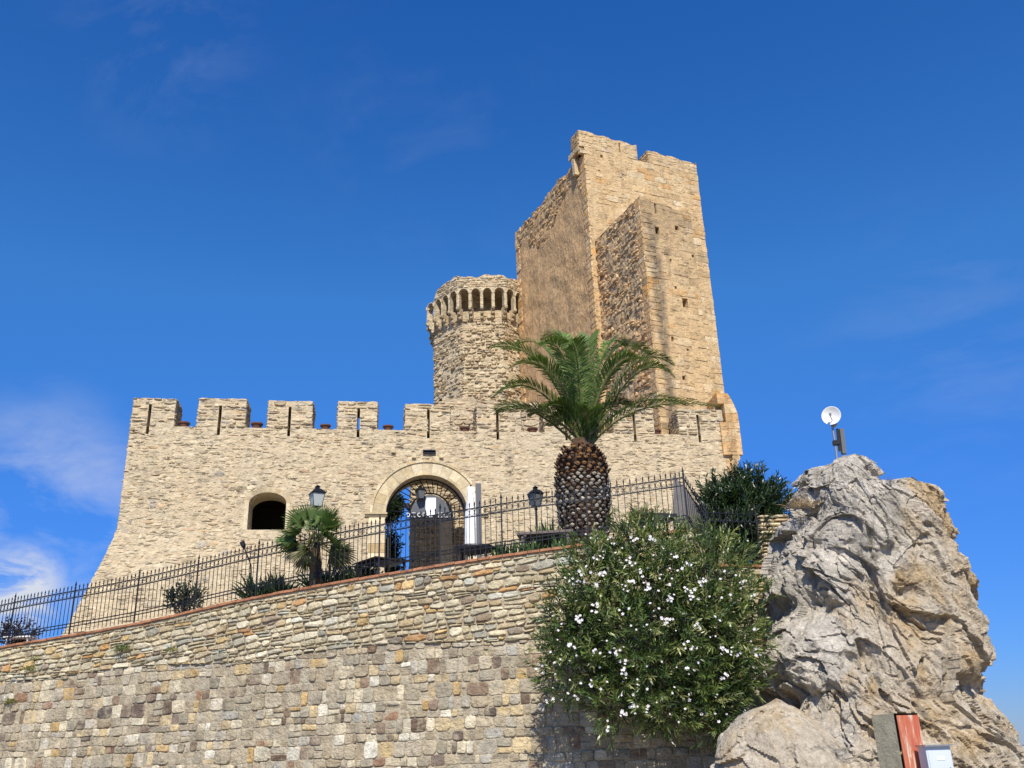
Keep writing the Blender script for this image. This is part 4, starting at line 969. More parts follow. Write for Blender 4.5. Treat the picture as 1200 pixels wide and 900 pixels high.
M_bark = mat('grey_brown_bark', (.16, .12, .085), .95, var=.3, bump=.02, bscale=20)
def shrub(root, lobes, nshoot, per, ln, wd, greens, up=.7, bark=True, stem_from=None, name='foliage'):
    """lobes: list of (centre, (rx, ry, rz)); shoots sit in the outer part of the lobes, each with whorls of narrow leaves"""
    C = np.array([l[0] for l in lobes]); Rr = np.array([l[1] for l in lobes]); wt = (Rr.prod(1)) ** (2 / 3.); wt /= wt.sum()
    k = nr.choice(len(lobes), nshoot, p=wt); dirs = rand_unit(nshoot); rad = nr.uniform(.35, 1.02, nshoot) ** .5
    B = C[k] + dirs * Rr[k] * rad[:, None]
    sd = norm(dirs * .8 + nr.normal(size=(nshoot, 3)) * .35 + np.array([0, 0, up])[None, :])
    sl = nr.uniform(.15, .32, nshoot) * (ln / .12)
    P, D, W, Ls, Ws, Cs = [], [], [], [], [], []
    shade = nr.uniform(.6, 1.25, nshoot); gi = nr.randint(0, len(greens), nshoot); G = np.array(greens)
    for q in range(per):
        t = (q // 3) / max(1, per // 3 - 1); ang = 2 * math.pi * ((q % 3) / 3. + (q // 3) * .27) + nr.uniform(-.4, .4, nshoot)
        a = norm(np.cross(sd, rand_unit(nshoot))); b = np.cross(sd, a) if False else np.cross(sd, a)
        ax = norm(np.cross(sd, np.array([[.3, .9, .1]]))); bx = np.cross(sd, ax)
        rdl = ax * np.cos(ang)[:, None] + bx * np.sin(ang)[:, None]
        open_ = lerp(1.3, .45, t)
        P.append(B + sd * (sl * t)[:, None]); D.append(norm(sd + rdl * open_ + nr.normal(size=(nshoot, 3)) * .12)); W.append(np.cross(sd, rdl))
        Ls.append(ln * nr.uniform(.75, 1.25, nshoot)); Ws.append(wd * nr.uniform(.8, 1.2, nshoot)); Cs.append(G[gi] * (shade * nr.uniform(.8, 1.2, nshoot))[:, None])
    o = leaves_np(name, np.concatenate(P), np.concatenate(D), np.concatenate(W), np.concatenate(Ls), np.concatenate(Ws), np.concatenate(Cs), M_leaf, root, droop=.25, fold=.12)
    if stem_from is not None:
        mb = MB(); s = Vector(stem_from)
        for l in lobes:
            c = Vector(l[0]); r = l[1]
            for q in range(3):
                e = c + Vector((rnd.uniform(-.6, .6) * r[0], rnd.uniform(-.5, .5) * r[1], rnd.uniform(-.3, .7) * r[2])); m_ = s.lerp(e, .5) + Vector((rnd.uniform(-.1, .1), rnd.uniform(-.1, .1), .12))
                mb.tube([s + Vector((rnd.uniform(-.08, .08), rnd.uniform(-.08, .08), 0)), m_, e], [.035, .022, .008], 5)
        mb.build('stems', M_bark, root)
    return B, sd, sl

# ------------------------------------------------------------------ oleander in front
YO = 19.0
def lobe(px, py, r, Y=YO, ry=None, k=1.0):
    p = at(px, py, Y); s = (p - EYE).dot(_f) / FPX; return (tuple(p), (r * s, (ry or r * s * .8), r * s * k))
ol = thing('oleander_bush', 'big rounded oleander bush full of small white flowers, growing in front of the retaining wall', 'bush', at(845, 885, 19.6))
lob = [lobe(765, 745, 95, ry=.95), lobe(700, 745, 55, ry=.8), lobe(830, 740, 58, ry=.9), lobe(700, 690, 44, ry=.7), lobe(760, 665, 50, ry=.7), lobe(820, 685, 50), lobe(735, 640, 30), lobe(845, 665, 38, Y=19.6), lobe(668, 725, 34), lobe(668, 790, 36), lobe(720, 815, 42), lobe(780, 812, 50), lobe(835, 800, 45), lobe(868, 745, 30), lobe(862, 790, 32), lobe(690, 655, 22), lobe(758, 622, 18), lobe(838, 840, 24), lobe(870, 700, 24), lobe(700, 640, 16), lobe(655, 760, 20), lobe(830, 635, 16, Y=19.8), lobe(800, 640, 16)]
GR = [(.15, .20, .05), (.11, .16, .04), (.19, .23, .065), (.06, .10, .028), (.32, .33, .13), (.08, .13, .035)]
B, sd, sl_ = shrub(ol, lob, 2500, 15, .145, .024, GR, up=.55, stem_from=at(848, 862, 19.9))
# dense inner twigs and darker leaves that close the bush
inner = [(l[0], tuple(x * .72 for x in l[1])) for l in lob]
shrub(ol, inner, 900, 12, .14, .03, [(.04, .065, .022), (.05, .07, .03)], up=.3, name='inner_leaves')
M_petal = mat('oleander_petal', (.86, .80, .82), .6, transl=.25)
def flower_geo(mb, c, nrm_, r):
    """one five petalled flower, petals joined at the throat"""
    a = nrm_.orthogonal().normalized(); b = nrm_.cross(a); vs = [c - nrm_ * .008]; fs = []; t0 = rnd.random()
    for p5 in range(5):
        t = 2 * math.pi * p5 / 5 + t0; d = a * math.cos(t) + b * math.sin(t); e = nrm_.cross(d); k = len(vs)
        vs += [c + d * r * .6 + e * r * .42, c + d * r * 1.15 + e * r * .2 + nrm_ * .004, c + d * r * 1.1 - e * r * .3, c + d * r * .55 - e * r * .38]; fs.append((0, k + 3, k + 2, k + 1, k))
    mb.add(vs, fs)
fmesh = []
flow_px = [(683, 628), (697, 645), (712, 650), (733, 640), (745, 630), (754, 618), (765, 632), (770, 640), (805, 660), (800, 665), (715, 640), (723, 636), (850, 645), (865, 682), (872, 685), (838, 672), (672, 680), (684, 672), (675, 726), (681, 725), (696, 708), (730, 716), (733, 718), (770, 720), (815, 732), (818, 735), (810, 757), (848, 762), (857, 770), (862, 768), (645, 772), (652, 773), (636, 783), (673, 795), (694, 797), (680, 812), (643, 821), (732, 780), (730, 785), (755, 802), (801, 810), (815, 817), (729, 836), (742, 832), (760, 831), (712, 850), (837, 845), (795, 845), (741, 830), (793, 757), (808, 782), (700, 766), (705, 766), (720, 763), (778, 728), (783, 730), (755, 735), (722, 718), (696, 718), (668, 740), (743, 735), (888, 755), (880, 740), (884, 762), (812, 756), (780, 680), (785, 700), (752, 672), (743, 682), (773, 675), (823, 683), (812, 700), (760, 690), (708, 672), (700, 685), (741, 659), (790, 651), (845, 700), (858, 705), (880, 700), (738, 815), (672, 818), (825, 838), (850, 790), (784, 690), (733, 692), (768, 700), (806, 690), (845, 725), (705, 805), (667, 758), (664, 775), (700, 655), (722, 645)]
bush_c = [(Vector(l[0]), l[1]) for l in lob]
def bush_front(px, py):
    r = rayv(px, py).normalized(); best = None
    for c, rr in bush_c:
        # ray-ellipsoid
        S = Vector((1 / rr[0], 1 / rr[1], 1 / rr[2])); o = EYE - c; o = Vector((o.x * S.x, o.y * S.y, o.z * S.z)); d = Vector((r.x * S.x, r.y * S.y, r.z * S.z))
        A_, B_, C_ = d.dot(d), 2 * o.dot(d), o.dot(o) - 1; dd = B_ * B_ - 4 * A_ * C_
        if dd < 0: continue
        t = (-B_ - math.sqrt(dd)) / (2 * A_)
        if best is None or t < best: best = t
    return EYE + r * ((best or 18.9) - .12) if best else at(px, py, YO - .3)
spots = []
for (px, py) in flow_px:
    p = bush_front(px, py); big = rnd.random() < .45
    for q in range(rnd.randint(3, 6) if big else rnd.randint(1, 2)):
        s_ = .055 if big else .10
        spots.append((p + Vector((rnd.gauss(0, s_), rnd.uniform(-.05, .05), rnd.gauss(0, s_ * .8))), rnd.uniform(.018, .030) * (1.15 if big else 1)))
for q in range(50):
    px, py = rnd.uniform(650, 885), rnd.uniform(630, 840); p = bush_front(px, py); spots.append((p + Vector((0, .03, 0)), rnd.uniform(.014, .024)))
spots.sort(key=lambda s: -s[1]); protos = []; rest = MB()
for i, (p, r) in enumerate(spots):
    nrm_ = Vector((rnd.uniform(-.6, .6), -1, rnd.uniform(.0, .9))).normalized()
    if i < 100:
        if i < 6: mb = MB(); flower_geo(mb, Vector((0, 0, 0)), nrm_, .03); o = mb.build('flower', M_petal, ol, world=False); protos.append(o)
        else: o = protos[i % 6].copy(); COL.objects.link(o)
        o.location = p - Vector(ol.location); k = r / .03; o.scale = (k, k, k); o.rotation_euler = (0, rnd.uniform(-1, 1), rnd.uniform(-.3, .3))
    else: flower_geo(rest, p, nrm_, r)
tag(rest.build('flowers', M_petal, ol), kind='stuff')

# dark shrub behind the lower railing
ds2 = thing('dark_shrub', 'dark green shrub without flowers, standing behind the lower railing beside the crag', 'bush', at(870, 668, 23))
lob2 = [lobe(872, 610, 42, Y=23, ry=.8), lobe(848, 590, 24, Y=23), lobe(885, 585, 26, Y=23), lobe(905, 590, 20, Y=23), lobe(850, 625, 26, Y=22.8), lobe(875, 640, 26, Y=22.7), lobe(880, 570, 13, Y=23), lobe(895, 612, 26, Y=23.1), lobe(912, 592, 11, Y=23), lobe(860, 575, 14, Y=23), lobe(838, 592, 12, Y=22.8), lobe(876, 650, 22, Y=22.6), lobe(900, 640, 20, Y=23)]
shrub(ds2, lob2, 1500, 15, .17, .03, [(.035, .06, .02), (.045, .08, .025), (.03, .05, .02)], up=1.1, stem_from=at(870, 668, 23))

# ------------------------------------------------------------------ date palm
YP = 22.9
pb = at(687, 641, YP); pz0 = wz(w_at(687)) - .28; crown = at(685, 531, YP); sc_ = (crown - EYE).dot(_f) / FPX
palm = thing('date_palm', 'large date palm with thick scaly trunk and arching green fronds before the castle', 'palm tree', (pb.x, YP, pz0))
mb = MB(); prof = [(pz0, .40)]
for (py, wpx) in ((636, 46), (610, 57), (585, 61), (560, 60), (545, 50), (535, 38), (526, 26), (515, 20)):
    p = at(687, py, YP); prof.append((p.z, wpx * sc_ / 2 * .93))
mb.lathe([(r, z) for z, r in prof], (pb.x, YP, 0), 28, col=(.10, .065, .045, 1))
M_trunk = masonry('palm_trunk', (.16, .11, .08), smear=.3, smear_scale=5, bump=.03, bscale=20)
mb.build('trunk', M_trunk, palm)
mb = MB(); zA, zBk = pz0 + .1, prof[-2][0]; nrow = int((zBk - zA) / .088)
for j in range(nrow):
    z = zA + (zBk - zA) * j / nrow; r = float(np.interp(z, [q[0] for q in prof], [q[1] for q in prof])); n = max(7, int(2 * math.pi * r / .165)); t_ = j / nrow
    for i in range(n):
        a = 2 * math.pi * (i + .5 * (j % 2)) / n + rnd.uniform(-.05, .05); d = Vector((math.cos(a), math.sin(a), 0)); s = Vector((-d.y, d.x, 0)); c = Vector((pb.x, YP, z)) + d * (r - .02)
        wv_ = .062 * rnd.uniform(.85, 1.2); hv = .040 * rnd.uniform(.7, 1.2); pr = rnd.uniform(.06, .12) + (.06 if t_ > .78 else 0) * rnd.uniform(.3, 1.6); upv = Vector((0, 0, 1))
        tip = c + d * pr + upv * (.05 + (.06 if t_ > .8 else 0))
        if t_ > .72: cl = pick([((.30, .16, .08), 4), ((.18, .09, .05), 3), ((.42, .28, .17), 2), ((.46, .38, .30), 1.5)])
        else: cl = pick([((.44, .39, .33), 5), ((.62, .57, .50), 4), ((.26, .21, .17), 4), ((.14, .10, .08), 3)])
        dk = (.075, .05, .038, 1)
        o = [tip + s * wv_ * math.cos(q) * (1 if abs(math.cos(q)) > .9 else .62) + (upv + d * .35) * hv * math.sin(q) * 1.1 for q in [k * math.pi / 3 for k in range(6)]]
        bs = [c + s * wv_ * 1.15 * math.cos(q) + upv * (hv * 1.1 * math.sin(q) - .05) for q in [k * math.pi / 3 for k in range(6)]]
        mb.add(bs + o, [(k, (k + 1) % 6, 6 + (k + 1) % 6, 6 + k) for k in range(6)], dk)
        mb.add([p + d * .004 for p in o] + [tip + d * .018], [(k, (k + 1) % 6, 6) for k in range(6)], cl)
mb.build('leaf_bases', M_trunk, palm)
def bez(a, b, c, t): return a * ((1 - t) ** 2) + b * (2 * t * (1 - t)) + c * (t * t)
def frond(a, b, c, ll=.52, npair=95, width=.036, droopk=.25):
    """one pinnate frond along a quadratic curve"""
    P, D, W, Ls, Ws, Cs = [], [], [], [], [], []
    n = 14; pts = [bez(a, b, c, i / n) for i in range(n + 1)]
    g = rnd.uniform(.75, 1.2)
    for i in range(npair):
        t = .12 + .88 * (i + rnd.random() * .5) / npair; p = bez(a, b, c, t); tg = (bez(a, b, c, min(1, t + .02)) - bez(a, b, c, t - .02)).normalized()
        side = tg.cross(Vector((0, 0, 1)))
        if side.length < .15: side = tg.cross(Vector((0, 1, 0)))
        side.normalize(); upn = side.cross(tg).normalized()
        prof_ = (min(1, t / .3) ** .6) * (1 - max(0, (t - .62) / .38)) ** .55
        for s in (-1, 1):
            fwd = lerp(.5, 1.35, t)
            d = (side * s + tg * fwd + upn * (.42 + rnd.uniform(-.18, .18))).normalized() + Vector((rnd.uniform(-.06, .06), rnd.uniform(-.06, .06), rnd.uniform(-.1, .06)))
            P.append(p); D.append(d); W.append(tg.cross(d) if False else (upn.cross(d))); Ls.append(ll * max(.16, prof_) * rnd.uniform(.85, 1.12)); Ws.append(width * (.6 + .4 * prof_))
            k = g * rnd.uniform(.75, 1.25); base = (.115, .19, .045) if rnd.random() < .7 else (.15, .21, .06)
            if t < .2 and rnd.random() < .3: base = (.3, .25, .14)
            Cs.append((base[0] * k, base[1] * k, base[2] * k))
    return pts, P, D, W, Ls, Ws, Cs
cr0 = crown
fr = []
spec_f = [((638, 378), (577, 405), -.1), ((625, 405), (580, 466), -.5), ((655, 395), (592, 385 + 20), .4), ((640, 452), (585, 482), -.2), ((615, 450), (586, 478), .7),
          ((735, 448), (840, 474), -.5), ((745, 385), (787, 440), -.5), ((735, 375), (786, 425), .1), ((720, 370), (758, 412), .5), ((735, 440), (800, 470), .6),
          ((665, 360), (632, 408), -.8), ((672, 355), (652, 402), .2), ((690, 350), (698, 402), .6), ((680, 360), (667, 405), -1.3), ((703, 360), (730, 402), .9), ((655, 370), (610, 400), .9),
          ((676, 350), (640, 396), 1.1), ((715, 380), (757, 425), -1.0), ((650, 385), (600, 430), -1.1), ((700, 372), (745, 405), 1.2)]
for (c1, c2, dy) in spec_f:
    b_ = at(c1[0], c1[1] + 9, YP + dy * .6); c_ = at(c2[0] + (4 if c2[0] > 700 else -5), c2[1] + 3, YP + dy * 1.3); fr.append((cr0 + Vector((rnd.uniform(-.12, .12), rnd.uniform(-.12, .12), rnd.uniform(-.1, .1))), b_, c_))
for q in range(15):
    az = 2 * math.pi * q / 15 + rnd.uniform(-.1, .1); el = R(rnd.choice((62, 70, 76, 82, 86)) + rnd.uniform(-5, 5)); Lf = rnd.uniform(1.6, 2.1)
    if math.sin(az) < -.25 and q % 3: continue
    if math.sin(az) < -.1: el = max(el, R(78 + rnd.uniform(-3, 6))); Lf *= .92
    d = Vector((math.cos(az) * math.cos(el), math.sin(az) * math.cos(el), math.sin(el))); hd = Vector((math.cos(az), math.sin(az), 0))
    fr.append((cr0 + Vector((rnd.uniform(-.1, .1), rnd.uniform(-.1, .1), rnd.uniform(-.1, .1))), cr0 + d * Lf * .75 + Vector((0, 0, .15)), cr0 + d * Lf * .75 + hd * Lf * .40 - Vector((0, 0, .12 * Lf))))
M_rach = mat('palm_rachis', (.20, .20, .06), .5)
for (a, b, c) in fr:
    pts, P, D, W, Ls, Ws, Cs = frond(a, b, c)
    ra = MB(); ra.tube(pts, [lerp(.038, .006, i / 14) for i in range(15)], 5, (.16, .17, .06, 1)); f_ = ra.build('frond', M_palmleaf, palm)
    leaves_np('leaflets', np.array(P), np.array([tuple(x) for x in D]), np.array([tuple(x) for x in W]), np.array(Ls), np.array(Ws), np.array(Cs), M_palmleaf, f_, droop=.35, fold=.1).location = (0, 0, 0)

# ------------------------------------------------------------------ fan palm
def fan_leaf(P, D, W, Ls, Ws, Cs, c, d, up, r, n=22, spread=2.3, green=(.07, .11, .03)):
    s = d.cross(up).normalized()
    for i in range(n):
        a = (i / (n - 1) - .5) * spread; dd = (d * math.cos(a) + s * math.sin(a) + up * .12 * abs(math.sin(a * 2))).normalized()
        P.append(tuple(c)); D.append(tuple(dd)); W.append(tuple(up.cross(dd))); Ls.append(r * rnd.uniform(.85, 1.05) * (1 - .18 * abs(a))); Ws.append(.034 * r / .5)
        k = rnd.uniform(.75, 1.25); Cs.append(tuple(x * k for x in green))
fp = at(370, 640, 22.8); fz0 = wz(w_at(370)) - .28
fpalm = thing('fan_palm', 'small bushy fan palm in front of the lantern, behind the railing', 'palm tree', (fp.x, 22.8, fz0))
mb = MB(); c0 = at(370, 637, 22.8); mb.tube([(fp.x, 22.8, fz0), (fp.x + .03, 22.8, lerp(fz0, c0.z, .5)), tuple(c0)], [.14, .15, .10], 10, (.16, .12, .08, 1)); mb.build('trunk', M_trunk, fpalm)
for q in range(58):
    az = q * 2.39996; el = R((-32, -12, 2, 14, 30, 48, 70)[q % 7] + rnd.uniform(-8, 8)); d = Vector((math.cos(az) * math.cos(el), math.sin(az) * math.cos(el), math.sin(el)))
    pl = rnd.uniform(.42, .66) * (1.0 if el > 0 else .9); c = c0 + d * pl; up = (Vector((0, 0, 1)) - d * d.z).normalized(); up = (Matrix.Rotation(rnd.uniform(-1.1, 1.1), 3, d) @ up).normalized()
    P, D, W, Ls, Ws, Cs = [], [], [], [], [], []
    g = (.11, .17, .05) if el > 0 else ((.12, .14, .06) if rnd.random() < .6 else (.30, .25, .15)); fan_leaf(P, D, W, Ls, Ws, Cs, c, (d + Vector((0, 0, -.12 if el > .5 else -.25))).normalized(), up, rnd.uniform(.48, .62), green=g, n=17, spread=2.3)
    mb = MB(); mb.tube([c0, c], [.012, .008], 4, (.14, .15, .06, 1)); lf = mb.build('fan_leaf', M_palmleaf, fpalm)
    leaves_np('leaf_blades', np.array(P), np.array(D), np.array(W), np.array(Ls), np.array(Ws), np.array(Cs), M_palmleaf, lf, droop=.2).location = (0, 0, 0)

# ------------------------------------------------------------------ spiky tufts and low plants behind the railing
def tuft(name, label, cat, base, n, ln, wd, greens, spread=.9, group=None, rad=.15, droop=.5, top=None):
    if top: ln = (at(top[0], top[1], base[1]).z - base[2]) * 1.12
    t = thing(name, label, cat, base, group=group); D = []; P = []
    for i in range(n):
        a = rnd.uniform(0, 2 * math.pi); e = rnd.uniform(0, spread); D.append((math.cos(a) * math.sin(e), math.sin(a) * math.sin(e), math.cos(e))); P.append((base[0] + rnd.uniform(-rad, rad), base[1] + rnd.uniform(-.15, .15), base[2] + rnd.uniform(0, .05)))
    D = np.array(D); G = np.array(greens)[nr.randint(0, len(greens), n)] * nr.uniform(.7, 1.3, (n, 1))
    leaves_np('blades', np.array(P), D, np.cross(D, rand_unit(n)), ln * nr.uniform(.6, 1.15, n), np.full(n, wd), G, M_palmleaf, t, droop=droop); return t
def terr(px, Y):
    u = w_at(px); return Vector((at(px, 650, Y).x, Y, wz(u) - .28))
DG = [(.045, .075, .04), (.03, .055, .03), (.06, .09, .035)]; YG = [(.09, .14, .035), (.07, .12, .03), (.13, .15, .06)]
tuft('yucca', 'spiky dark bluish yucca behind the railing, left of the fan palm', 'plant', tuple(terr(318, 24.0)), 420, .95, .05, DG, 1.0, rad=.45, top=(318, 663))
tuft('yucca', 'low dark spiky clump behind the railing, right under the fan palm', 'plant', tuple(terr(400, 23.2)), 380, .7, .05, DG, 1.0, rad=.6, top=(400, 655))
tuft('agave', 'bright green spiky plant rising behind the grey wooden table', 'plant', tuple(terr(644, 23.0)), 200, 1.12, .06, YG, .6, rad=.2, top=(644, 601))
tuft('iris_clump', 'upright green strap leaved clump behind the coping, left of the grey wooden table', 'plant', tuple(terr(606, 21.9)), 260, .62, .045, [(.05, .10, .03), (.07, .12, .03)], .4, rad=.5, top=(606, 627))
tuft('iris_clump', 'upright green strap leaved clump between the wooden table and the palm trunk', 'plant', tuple(terr(664, 22.0)), 120, .5, .045, [(.05, .10, .03), (.07, .12, .03)], .4, rad=.3, top=(664, 622))
tuft('grass_tuft', 'green grassy tuft growing out of the face of the retaining wall', 'grass tuft', tuple(Vector(wmap(w_at(152), at(150, 762, 24.6).z, .05))), 260, .34, .014, [(.13, .16, .05), (.18, .19, .07), (.08, .12, .04)], 1.3, rad=.16, droop=.9)
for (px, py, n_, l_, lab) in ((44, 783, 150, .22, 'yellowish weed tuft low under the coping at the left end of the retaining wall'), (735 - 690 + 3, 771, 90, .16, 'tiny yellow green weed tuft just under the coping at the left end'), (28, 822, 120, .26, 'grey green weed tuft on the blocks near the left edge of the wall'), (212, 765, 110, .2, 'small thin weed tuft on the wall, right of the green grassy tuft')):
    tuft('weed_tuft', lab, 'weed', tuple(Vector(wmap(w_at(px), at(px, py, 25.8 - px * .007).z, .04))), n_, l_, .016, [(.22, .22, .05), (.14, .17, .05), (.26, .22, .09)], 1.4, rad=.14, droop=.9)
for i, (px, Y, r, tp, lab, g) in enumerate(((220, 25.2, .34, 689, 'small sparse dark shrub behind the railing near the foot of the castle wall', [(.04, .06, .03), (.07, .09, .05)]), (36, 27.4, .38, 730, 'small dark purplish shrub behind the railing at the far left edge', [(.05, .03, .035), (.07, .045, .04), (.03, .035, .02)]),
                                        (425, 23.0, .3, 668, 'low round shrub under the black square table', [(.04, .07, .03), (.07, .10, .04)]))):
    b = terr(px, Y); t = thing('low_shrub', lab, 'bush', tuple(b)); c = Vector((b.x, Y, at(px, tp, Y).z - r * .8))
    shrub(t, [(tuple(c), (r, r * .8, r * .8)), (tuple(c + Vector((r * .8, 0, -.05))), (r * .6, r * .5, r * .6)), (tuple(c + Vector((-r * .7, 0, -.1))), (r * .6, r * .5, r * .5))], 130, 12, .10, .035, g, stem_from=tuple(b))
# dark shrub and small tree inside the gate
for (px, py, Y, r, lab) in ((460, 655, 37.5, .55, 'dark shrub standing in shade just inside the castle gate'), (461, 594, 41, .5, 'top of a small green tree seen through the left of the castle gate')):
    c = at(px, py, Y); t = thing('gate_shrub' if Y < 40 else 'gate_tree', lab, 'bush' if Y < 40 else 'tree', (c.x, Y, 4.2))
    if Y < 40: lb = [(tuple(c + Vector((-.1, 0, dz))), (.22, .4, .45)) for dz in (-1.6, -.9, -.2, .4)]
    else: lb = [(tuple(c), (.3, .4, .3)), (tuple(c + Vector((-.25, 0, -.35))), (.3, .4, .3))]
    shrub(t, lb, 420, 12, .16, .05, [(.03, .05, .02), (.05, .08, .03)], stem_from=(c.x - .1, Y, 4.2))
# grass at the foot of the wall and dry tufts on the crag
gP = []; 
for q in range(5200):
    u = rnd.uniform(0, 9.5); h = rnd.uniform(.1, 2.4); x, y, z = wmap(u, .6, h); gP.append((x, y, .55 * (1 - h / 2.8) + .28 * (1 - sstep(1.5, 6, u)) - .02))
gb2 = MB(); pp = []
for i in range(25):
    u = i * .5
    for k in range(6):
        h = k * .5 - .1; x, y, z = wmap(u, .6, h); pp.append((x, y, max(-.1, .55 * (1 - h / 2.8) + .28 * (1 - sstep(1.5, 6, u)) - .02)))
gb2.add(pp, [(i * 6 + k, i * 6 + k + 1, (i + 1) * 6 + k + 1, (i + 1) * 6 + k) for i in range(24) for k in range(5)])
tag(gb2.build('grass_bank', M_ground), kind='structure')
D = rand_unit(len(gP)) * .5 + np.array([0, 0, 1.0]); G = np.array([(.14, .17, .04), (.20, .20, .07), (.09, .13, .03)])[nr.randint(0, 3, len(gP))]
tag(leaves_np('grass', np.array(gP), D, np.cross(D, rand_unit(len(gP))), nr.uniform(.1, .24, len(gP)), np.full(len(gP), .014), G, M_palmleaf, None, droop=.5), 'short green grass along the foot of the wall', None, kind='stuff')
DRY = [(.32, .22, .13), (.40, .30, .18), (.26, .17, .10)]
tuft('dry_grass_tuft', 'dry brown grass tuft on the left shoulder of the crag', 'grass tuft', tuple(at(941, 596, YR - .6)), 220, .38, .010, DRY, 1.3, rad=.25)
tuft('dry_grass_tuft', 'thin dry grass on top of the crag, right of the antenna mast', 'grass tuft', tuple(at(1042, 574, YR)), 60, .42, .007, DRY, .8, rad=.25)
# ------------------------------------------------------------------ iron railings
M_rail = mat('railing_iron', (.022, .024, .028), .42, .6)
def spear(mb, p, s=1.0):
    p = Vector(p); mb.lathe([(.016 * s, 0), (.016 * s, .02), (.007, .03), (.021 * s, .055), (.001, .13 * s)], p, 5)
def railing(root, pt, u0, u1, posts, H=1.38, sp=.125, rings=True, bottom=(.33, .25), t=.016, slope=None):
    """pt(u) -> foot point; one panel mesh per bay, one mesh per post"""
    edges = [u0] + [p for p in posts if u0 < p < u1] + [u1]
    for a, b in zip(edges[:-1], edges[1:]):
        mb = MB(); n = max(2, int(round((b - a) / sp)))
        us = [lerp(a, b, i / n) for i in range(n + 1)]
        for hh, th in ((H - .17, .016), (H - .36, .016)) + tuple((q, .016) for q in bottom):
            m = max(2, int((b - a) / .5)); mb.tube([Vector(pt(lerp(a, b, k / m))) + Vector((0, 0, hh)) for k in range(m + 1)], th, 4)
        for u in us[1:-1] + ([us[0]] if a == u0 else []):
            p = Vector(pt(u)); mb.tube([p + Vector((0, 0, .08)), p + Vector((0, 0, H - .13))], t * .62, 4, cap=False); spear(mb, p + Vector((0, 0, H - .13)))
        if rings:
            for i in range(n):
                c = (Vector(pt(us[i])) + Vector(pt(us[i + 1]))) / 2 + Vector((0, 0, H - .265)); d = (Vector(pt(us[i + 1])) - Vector(pt(us[i]))).normalized(); r = min(.058, (b - a) / n * .45)
                mb.tube([c + d * r * math.cos(q * math.pi / 5) + Vector((0, 0, r * 1.35 * math.sin(q * math.pi / 5))) for q in range(11)], .007, 3, cap=False)
        mb.build('railing_panel', M_rail, root)
    for u in posts:
        if not (u0 - .01 <= u <= u1 + .01): continue
        mb = MB(); p = Vector(pt(u)); mb.box(p + Vector((0, 0, H / 2 - .03)), (.034, .034, H - .06)); spear(mb, p + Vector((0, 0, H - .08)), 1.4); mb.build('post', M_rail, root)
def foot(u): return wmap(u, wz(u), -.14)
f1 = thing('iron_railing', 'long black iron railing with spear tips running along the sloping red coping', 'railing', Vector(foot(UC * .6)))
post_px = [4, 76, 152, 223, 295, 366, 440, 513, 587, 690]
railing(f1, foot, 0, UC - .12, [w_at(p) for p in post_px] + [UC - .12], sp=.132)
pA = Vector(foot(UC - .12)); pB = at(833, 661, 21.6)
f2 = thing('stair_railing', 'short black railing descending steeply from the corner post at the right end of the coping', 'railing', pA)
dl = (pB - pA).length
railing(f2, lambda u: tuple(pA.lerp(pB, u / dl)), .05, dl, [dl], H=1.38, sp=.11, rings=False)
pC = at(893, 663, 21.9)
f3 = thing('lower_railing', 'short level black railing in front of the dark shrub, right of the stairs', 'railing', pB)
dl2 = (pC - pB).length
railing(f3, lambda u: tuple(pB.lerp(pC, u / dl2)), .05, dl2, [dl2], H=1.38, sp=.15)
# stair parapet behind the corner, its shade put into the grey colour
sp_w = thing('stair_parapet', 'plain grey sloping parapet of the steps behind the corner of the railing', 'wall', at(810, 640, 23.2))
tl, tr, br_, bl_ = at(789, 556, 22.6), at(842, 622, 23.4), at(842, 690, 23.4), at(789, 690, 22.6); th = Vector((.05, .25, 0))
mb = MB(); mb.add([bl_, br_, tr, tl, bl_ + th, br_ + th, tr + th, tl + th], [(0, 1, 2, 3), (7, 6, 5, 4), (3, 2, 6, 7), (1, 5, 6, 2), (0, 3, 7, 4)])
mb.build('rendered_slab', mat('shade_grey_render', (.19, .175, .165), .95, var=.15, bump=.01, bscale=30), sp_w)

# ------------------------------------------------------------------ pots in the crenels
M_pot = mat('terracotta_pot', (.12, .05, .032), .8, var=.25, vscale=8)
M_soil = mat('potting_soil', (.04, .03, .02), 1)
pot_px = [214, 300, 381, 455, 545, 625, 699, 770]; which = ['leftmost', 'second', 'third', 'fourth', 'fifth', 'sixth', 'seventh', 'rightmost']; pot0 = None
for i, px in enumerate(pot_px):
    u = K.hit(px, 500)[0]; p = K.map(u, zc, -.22)
    lab = f'empty terracotta flower pot standing in a gap of the battlements, {which[i]} of the eight pots'
    if pot0 is None:
        pot0 = thing('flower_pot', lab, 'flower pot', p, group='terracotta pots along the battlements')
        mb = MB(); mb.lathe([(.13, 0), (.18, .17), (.18, .175), (.215, .18), (.215, .235), (.19, .235), (.18, .19)], (0, 0, 0), 16, cap=False); mb.lathe([(.001, .0), (.13, .0)], n=16, cap=False); mb.build('pot', M_pot, pot0, world=False)
        mb = MB(); mb.lathe([(.18, .19), (.1, .21), (.02, .215)], n=12)
        for q in range(9): a = rnd.uniform(0, 6.3); mb.tube([(0, 0, .2), (.08 * math.cos(a), .08 * math.sin(a), .28)], [.006, .003], 3)
        mb.build('soil', M_soil, pot0, world=False); first = pot0
    else: place(copy_tree(pot0), p, rnd.uniform(0, 3), rnd.uniform(.9, 1.08), lab)

